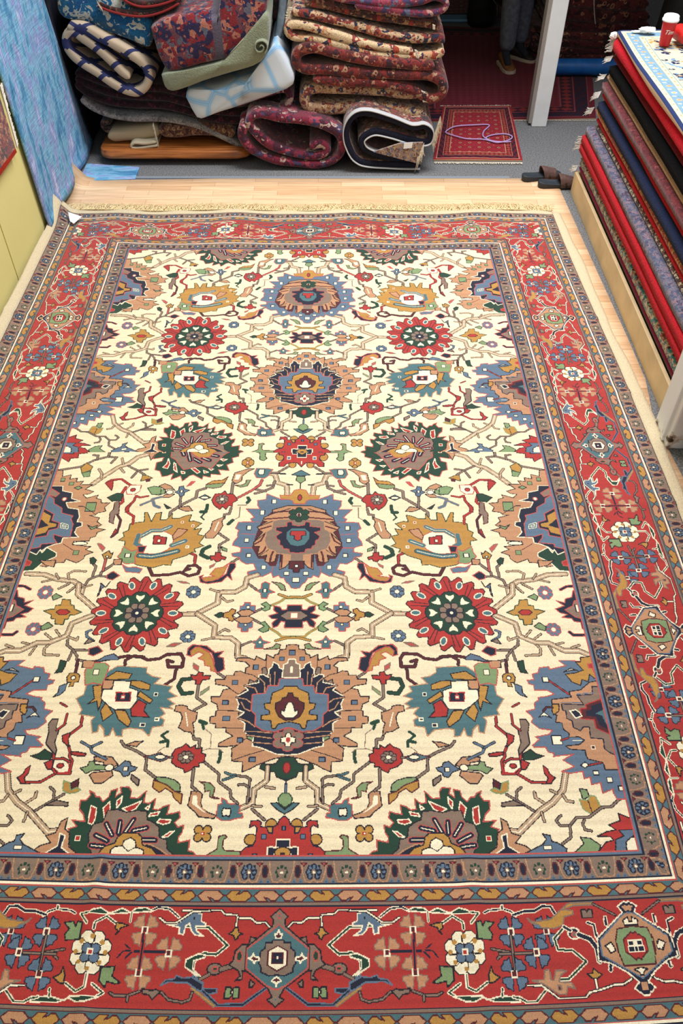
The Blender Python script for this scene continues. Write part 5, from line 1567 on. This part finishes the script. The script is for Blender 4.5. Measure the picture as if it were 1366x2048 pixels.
t=empty('blue_roll',at_z(1160,150));tag(t,'glossy bright blue plastic roll in front of the maroon rug pile','roll')
yb=7.12
c=at_y(1160,137,yb);rad=.062
P=[at_y(x,y,yb) for x,y in ((1085,133),(1120,134),(1165,137),(1215,140),(1300,146))]
o=tube('wrapped_roll',[Vector((p.x,yb,rad+.012)) for p in P],rad,plain('blue_film',(24,92,166),.3,.5,14.,.2,.2),t,20)
# white string hanging on the maroon pile
P=[at_y(x,y,YP-.008) for x,y in ((1188,-20),(1188,10),(1189,28),(1190,42),(1191,48))]
o=tube('string',P,.004,plain('string_white',(170,160,156)));tag(o,'thin pale string hanging down the front of the maroon pile','string')
# ================================================================== RIGHT PILE ON ITS WOODEN BOX
XB=1.500;YF=5.07;YN=1.2
zbx=at_y(1144,342,YF).z
box=empty('pallet_box',(2.1,3.2,0));tag(box,'raw plywood box carrying the tall rug pile at the right','box')
m_ply=plain('plywood',(204,178,138),.7,.25,7.,.14,.1)
# hollow box : left panel, far panel, lid
o=mesh('side_panel',*boxv(XB,XB+.02,2.84,YF,0,zbx),m_ply,box,False);bev(o,.002)
o=mesh('end_panel',*boxv(XB+.02,2.75,YF-.02,YF,0,zbx),m_ply,box,False)
o=mesh('side_panel',*boxv(XB+.02,XB+.04,YN,2.56,0,zbx),m_ply,box,False);bev(o,.002)
o=mesh('lid_panel',*boxv(XB+.04,2.75,YN,YF-.02,zbx-.02,zbx),m_ply,box,False)
ztop=at_y(1236,62,YF).z
lay=[('thin plum rug',(128,28,72),None,.045),
 ('cream flowered rug',None,[((196,180,148),5),((60,128,128),3),((150,60,40),2),((40,44,60),2)],.06),
 ('navy rug',(28,34,74),None,.022),
 ('bright red four-ply rug',(176,28,38),None,.115),
 ('lilac rug with blue zigzags',None,[((120,114,132),5),((84,92,122),4),((150,120,134),2),((80,66,88),2)],.055),
 ('brown and cream thin rug',None,[((100,60,52),4),((206,190,164),3),((60,40,44),3)],.032),
 ('scarlet rug',(170,24,30),None,.035),
 ('orange and gold rug',None,[((176,60,32),4),((200,140,64),3),((96,40,30),2),((190,90,40),2)],.05),
 ('dark navy rug',(26,34,62),None,.055),
 ('crimson rug',(164,20,26),None,.05),
 ('maroon ribbed rug',None,[((116,40,48),6),((90,30,40),4),((140,70,70),1)],.055),
 ('tan rug',(170,134,106),None,.035),
 ('beige rug',(140,128,110),None,.016),
 ('black rug',(8,8,10),None,.055),
 ('dark ruby rug',(96,8,20),None,.04),
 ('vivid red thick rug',(190,16,36),None,.11)]
tot=sum(l[3] for l in lay);zz=zbx+.002;H_=ztop-.022-zz
m_frr=plain('fringe_grey',(196,190,184),.95,.1,60.,.15)
prev='plywood box'
for i,(nm,c,pc,hh) in enumerate(lay):
    hh=hh*H_/tot;zc=zz+hh/2
    f=(zc-zbx)/(ztop-zbx)
    # far left corner leans inwards with height as in the photograph
    pxc=1144+(1236-1144)*f;pyc=342+(62-342)*f
    ofs=[.0,.01,.02,-.012,-.005,.015,.012,-.006,.006,.0,.005,.006,.012,.006,.008,.0][i]
    xl=XB+(at_y(1236,62,YF).x-XB)*f+ofs
    mat=plain('wool_%d'%i,c,.95,.12,120.,.25,.7,sheen=0. if sum(c)<80 else .04) if c else patt('wool_%d'%i,pc,34.)
    yfar=YF+[.0,-.01,-.03,.02,.01,-.04,-.02,.02,-.03,.0,.0,.02,-.01,-.03,.01,.02][i]
    t=empty('folded_rug',(2.1,3.2,zz));tag(t,'%s in the right pile, above the %s'%(nm,prev),'rug','folded rugs in the right pile')
    plies=4 if 'four' in nm else (2 if hh>.05 else 1)
    for q in range(plies) if plies>1 else [0]:
        pass
    pth=hh/plies
    if plies==1:path=[(xl+pth/2,zc),(xl+.4,zc),(2.7,zc)];
    else:
        path=[];zs=[zz+pth*(k+.5) for k in range(plies)]
        path.append((2.7,zs[0]))
        for k in range(plies):
            if k%2==0:
                path+= [(xl+.30,zs[k]),(xl+pth*1.2,zs[k])]
                if k<plies-1:path+=[(xl+pth*.45,(zs[k]+zs[k+1])/2),(xl+pth*1.2,zs[k+1]),(xl+.30,zs[k+1])]
            else:
                if k<plies-1:path+=[(2.68,(zs[k]+zs[k+1])/2)]
    ribbon('folded_layers',path,pth*1.02,YN,yfar,mat,t,None,.0035,None,100+i,.8,ysteps=26)
    if i in (0,3,7,9,11,14,15):
        fringe('fringe',(xl+.0,yfar-.01,zc-hh*.35),(xl+.015,yfar+.0,zc+hh*.35),.045,m_frr,t,(-.9,.35,-.35),24,200+i,.003)
    zz+=hh;prev=nm
# top rug : woven grid with navy edge, cream and light-blue borders
A_=np.zeros((620,270),np.int8);hN,wN=A_.shape;cs=4.2
ii,jj=np.meshgrid(np.arange(hN),np.arange(wN),indexing='ij')
dl=jj*cs;dt=(hN-1-ii)*cs;d=np.minimum(dl,dt*1.0)/.5
al=np.where(dl<dt,ii,jj)*cs
A_[:]=1
A_[d<28]=0
band=lambda a,b_:(d>=a)&(d<b_)
A_[band(28,36)]=1;A_[band(36,80)]=1;A_[band(80,90)]=2;A_[band(90,190)]=3;A_[band(190,200)]=2;A_[band(200,255)]=1;A_[band(255,262)]=2
m=band(42,76)&(((al%60)<14)&(np.abs(d-59)<8));A_[m]=4
m=band(205,250)&(((al%56)<14)&(np.abs(d-228)<8));A_[m]=4
rs=np.random.RandomState(4)
def blob(cx,cy,rx,ry,c,ok=None):
    y0,y1,x0,x1=max(0,int((cy-ry)/cs)),min(hN,int((cy+ry)/cs)+1),max(0,int((cx-rx)/cs)),min(wN,int((cx+rx)/cs)+1)
    if y1<=y0 or x1<=x0:return
    Y_,X_=np.meshgrid(np.arange(y0,y1)*cs-cy,np.arange(x0,x1)*cs-cx,indexing='ij');k=(X_/rx)**2+(Y_/ry)**2<1
    V_=A_[y0:y1,x0:x1];V_[k]=c
for q in range(30):
    y=60+q*88
    blob(70,y,15,12,5 if q%2 else 1);blob(70,y,7,6,4);blob(60,y+44,11,7,1);blob(80,y+40,5,15,2)
def curl(cx,cy,r,c,a0,n=16,w=9):
    for k in range(n):
        a=a0+k*.3;rr_=r*(1-k/n*.75);blob(cx+rr_*math.cos(a),cy+rr_*math.sin(a),w,w*.8,c)
for q in range(1000):
    cx=rs.uniform(145,1130);cy=rs.uniform(30,hN*cs-145);c=[6,6,6,6,3,4][rs.randint(6)]
    curl(cx,cy,rs.uniform(14,34),c,rs.uniform(0,6),rs.randint(8,16),rs.uniform(6,10))
for q in range(260):
    cx=rs.uniform(145,1130);cy=rs.uniform(30,hN*cs-145);blob(cx,cy,rs.uniform(10,20),rs.uniform(8,14),[4,5,3][rs.randint(3)])
xt=at_y(1236,62,YF).x-.012
tr=empty('folded_rug',(2.1,3.8,ztop-.03));tag(tr,'cream and light-blue bordered floral rug on top of the right pile','rug','folded rugs in the right pile')
def tp(U,V):
    X=xt+U*wN*cs/1000.;Y=YF+.015-(1-V)*hN*cs/1000.
    Z=ztop+.003+.006*np.sin(Y*5)*np.exp(-U*3)+.004*np.sin(X*6+Y*4)
    X=X+.012*np.sin(Y*4.)*np.exp(-U*6)-.04*np.clip((4.4-Y)/2,0,1)*np.exp(-U*4)
    Z=Z-.010*np.exp(-U*wN*cs/10.)
    return X,Y,Z
knotgrid('pile',A_,[(26,42,84),(182,178,156),(110,138,138),(112,144,170),(180,134,70),(186,154,120),(24,34,72)],tp,knotmat('wool_pile_silky',.8,.05,300,.2),tr,ztop-.022,seed=12,abr=.02)
# crumpled tissue, cup, red sleeve, tag
def crumple(name,label,c,rx,ry,h,mat,seed,cat):
    vs=[];fs=[];nu,nv=18,10
    for i in range(nv+1):
        th_=math.pi*i/nv
        for j in range(nu):
            a=2*math.pi*j/nu;k=1+.45*noise.noise(Vector((math.cos(a)*2.5+seed,math.sin(a)*2.5,th_*2)))
            vs.append((c[0]+rx*k*math.sin(th_)*math.cos(a),c[1]+ry*k*math.sin(th_)*math.sin(a),c[2]+h*.5*(1+k*math.cos(th_)*.95)))
    for i in range(nv):
        for j in range(nu):fs.append((i*nu+j,i*nu+(j+1)%nu,(i+1)*nu+(j+1)%nu,(i+1)*nu+j))
    o=mesh(name,vs,fs,mat,None,False,(c[0],c[1],c[2]));tag(o,label,cat);return o
m_tis=plain('tissue',(244,246,250),.7)
zt2=ztop+.004
p=at_z(1292,66,zt2);crumple('tissue','crumpled white tissue on the blue-bordered rug left of the cup',(p.x,p.y-.01,zt2+.004),.045,.022,.03,m_tis,2,'tissue')
p=at_z(1278,64,zt2);crumple('paper_tag','flat white paper tag on the far edge of blue-bordered rug',(p.x-.01,p.y-.01,zt2+.003),.035,.012,.008,m_tis,5,'tag')
p=at_y(1231,70,YF+.02);crumple('paper_tag','white paper tag sticking out at the far left corner of top rug',(p.x-.01,YF+.015,ztop-.045),.022,.014,.035,m_tis,9,'tag')
cu=at_z(1328,90,zt2);cup=empty('paper_cup',cu);cup.location.z=zt2
tag(cup,'red takeaway paper cup with white lid standing on blue-bordered rug','cup')
def lathe(name,prof,c,mat,parent,n=40):
    vs=[];fs=[]
    for r_,z in prof:
        for k in range(n):
            a=2*math.pi*k/n;vs.append((c[0]+r_*math.cos(a),c[1]+r_*math.sin(a),c[2]+z))
    for i in range(len(prof)-1):
        for k in range(n):fs.append((i*n+k,i*n+(k+1)%n,(i+1)*n+(k+1)%n,(i+1)*n+k))
    fs.append(tuple(range(n))[::-1]);fs.append(tuple(range((len(prof)-1)*n,len(prof)*n)))
    return mesh(name,vs,fs,mat,parent)
cc=(cu.x,cu.y,zt2)
lathe('cup_body',[(.027,.0),(.028,.004),(.0395,.122),(.040,.125)],cc,plain('red_card',(196,22,28),.4,.4),cup)
lathe('cup_lid',[(.0395,.118),(.044,.119),(.0445,.127),(.041,.130),(.040,.142),(.036,.146),(.034,.142),(.005,.141)],cc,plain('lid_white',(240,240,242),.35,.4),cup)
tx=bpy.data.curves.new('cup_lettering','FONT');tx.body='Tim';tx.size=.030;tx.shear=.35;tx.extrude=.0004;tx.align_x='CENTER'
to=bpy.data.objects.new('cup_lettering',tx);COL.objects.link(to);bpy.context.view_layer.update()
dg=bpy.context.evaluated_depsgraph_get();me=bpy.data.meshes.new_from_object(to.evaluated_get(dg));COL.objects.unlink(to);bpy.data.objects.remove(to)
fa=math.atan2(-cu.y,-cu.x)+.25   # wrapped round the side that faces the room
for v in me.vertices:
    r_=.0352+(v.co.y+.01)*.09+.0006+v.co.z;a=fa+v.co.x/.036
    z=.062+v.co.y
    v.co=Vector((r_*math.cos(a),r_*math.sin(a),z))
me.materials.append(plain('print_white',(244,240,236),.5));o=bpy.data.objects.new('printed_lettering',me);COL.objects.link(o);o.parent=cup
# red lying cup / sleeve beside it
q0=at_z(1356,68,zt2+.03);q1=at_z(1396,108,zt2+.03)
ax=(q1-q0).normalized();sd=ax.cross(Vector((0,0,1)));vs=[];fs=[];n=24
q0=q0+ax*.0;L_=.12
for s_,r_ in ((0,.040),(.006,.0395),(L_*.97,.029),(L_,.028)):
    for k in range(n):
        a=2*math.pi*k/n;cpt=q0+ax*s_;cpt.z=zt2+.042;vs.append(cpt+sd*r_*math.cos(a)+Vector((0,0,1))*r_*math.sin(a))
for i in range(3):
    for k in range(n):fs.append((i*n+k,i*n+(k+1)%n,(i+1)*n+(k+1)%n,(i+1)*n+k))
fs.append(tuple(range(n)));fs.append(tuple(range(3*n,4*n)))
t=empty('paper_cup',(q0.x,q0.y,zt2));tag(t,'second red paper cup lying on its side at the right photo edge','cup')
mesh('cup_body',vs,fs,plain('red_card2',(186,34,30),.4,.4),t,False)
# ================================================================== SANDALS
def sandal(label,hx,hy,ang,flip):
    t=empty('slide_sandal',(hx,hy,.006));tag(t,label,'sandal','slide sandals by the box')
    ca,sa=math.cos(ang),math.sin(ang)
    W=lambda d,w,z:(hx+d*ca-w*sa,hy+d*sa+w*ca,z)
    prof=[(0,.010),(.008,.026),(.03,.036),(.07,.037),(.12,.036),(.17,.043),(.21,.046),(.245,.040),(.265,.026),(.272,.010)]
    L=[(d,w*1.0) for d,w in prof]+[(d,-w*.9) for d,w in prof[::-1]];n=len(L);vs=[];fs=[]
    for z,ins in ((.007,.94),(.012,1.),(.030,1.02),(.036,.99),(.034,.93),(.030,.80)):
        for d,w in L:
            dd=.136+(d-.136)*ins;vs.append(W(dd,w*ins,z+.012*max(0,1-d/.09)*(z>.02)))
    for k in range(5):
        for i in range(n):fs.append((k*n+i,k*n+(i+1)%n,(k+1)*n+(i+1)%n,(k+1)*n+i))
    fs.append(tuple(range(n))[::-1]);fs.append(tuple(range(5*n,6*n)))
    mesh('sole',vs,fs,plain('black_rubber',(40,46,54),.6,.4),t)
    o=mesh('insole_logo',*[ [W(.05,-.006,.0385),W(.10,-.008,.034),W(.10,-.002,.034),W(.05,.0,.0385)]+[W(.05,-.006,.0365),W(.10,-.008,.032),W(.10,-.002,.032),W(.05,.0,.0365)] ,[(0,1,2,3),(7,6,5,4),(0,4,5,1),(2,6,7,3)]],plain('grey_print',(120,128,136)),t,False)
    vs=[];fs=[];m_=15;segs=8
    for s_ in range(segs+1):
        d=.125+.105*s_/segs;hh=.078-.028*(s_/segs)**1.2
        for k in range(m_):
            a=math.pi*k/(m_-1);w=.049*math.cos(a)
            vs.append(W(d+.016*(1-math.sin(a))*(1 if s_<segs/2 else -.3),w,.014+hh*math.sin(a)**.75))
    r1=(segs+1)*m_
    for s_ in range(segs+1):
        d=.125+.105*s_/segs;hh=.072-.028*(s_/segs)**1.2
        for k in range(m_):
            a=math.pi*k/(m_-1);w=.044*math.cos(a)
            vs.append(W(d+.016*(1-math.sin(a))*(1 if s_<segs/2 else -.3),w,.014+hh*math.sin(a)**.75))
    for s_ in range(segs):
        for k in range(m_-1):
            a=s_*m_+k;fs+=[(a,a+1,a+m_+1,a+m_),(r1+a,r1+a+m_,r1+a+m_+1,r1+a+1)]
    for s_ in (0,segs):
        for k in range(m_-1):
            a=s_*m_+k;fs.append((a,a+1,r1+a+1,r1+a))
    for k in (0,m_-1):
        for s_ in range(segs):
            a=s_*m_+k;fs.append((a,a+m_,r1+a+m_,r1+a))
    mesh('strap',vs,fs,plain('brown_leather',(92,68,62),.75,.25,50.,.25,.4),t)
h1=at_z(1043,362);h2=at_z(1075,375)
sandal('black and brown slide sandal, the one farther from the wooden box',h1.x,h1.y-.01,math.radians(14),1)
sandal('black and brown slide sandal touching the wooden box corner',h2.x,h2.y-.005,math.radians(4),-1)
# ================================================================== LIGHT, CAMERA
W=bpy.data.worlds.new('w');SC.world=W;W.use_nodes=True;bg=W.node_tree.nodes['Background'];bg.inputs[0].default_value=(*lin((226,228,232)),1);bg.inputs[1].default_value=WORLD
def area(name,loc,tgt,sx,sy,e,c):
    l=bpy.data.lights.new(name,'AREA');l.shape='RECTANGLE';l.size=sx;l.size_y=sy;l.energy=e;l.color=c
    o=bpy.data.objects.new(name,l);COL.objects.link(o);o.location=loc;d=Vector(tgt)-Vector(loc);o.rotation_euler=d.to_track_quat('-Z','Y').to_euler();return o
area('shop_skylight',(.9,4.7,4.7),(.6,3.9,0),2.6,1.8,E1,(.99,.99,1.))
area('shop_ceiling_light',(.3,.8,3.9),(0,1.3,0),3.,2.,E2,(1,.96,.90))
cam=bpy.data.cameras.new('camera');co=bpy.data.objects.new('camera',cam);COL.objects.link(co);co.location=(0,0,CAMH);co.rotation_euler=(math.radians(90)-TH,0,0)
cam.sensor_fit='VERTICAL';cam.sensor_height=36.;cam.sensor_width=24.;cam.lens=FPX/2048*36.;SC.camera=co;cam.clip_start=.05
vw=SC.view_settings;vw.view_transform='Standard';vw.look='None';vw.gamma=1;vw.use_curve_mapping=False;vw.exposure=EXPO
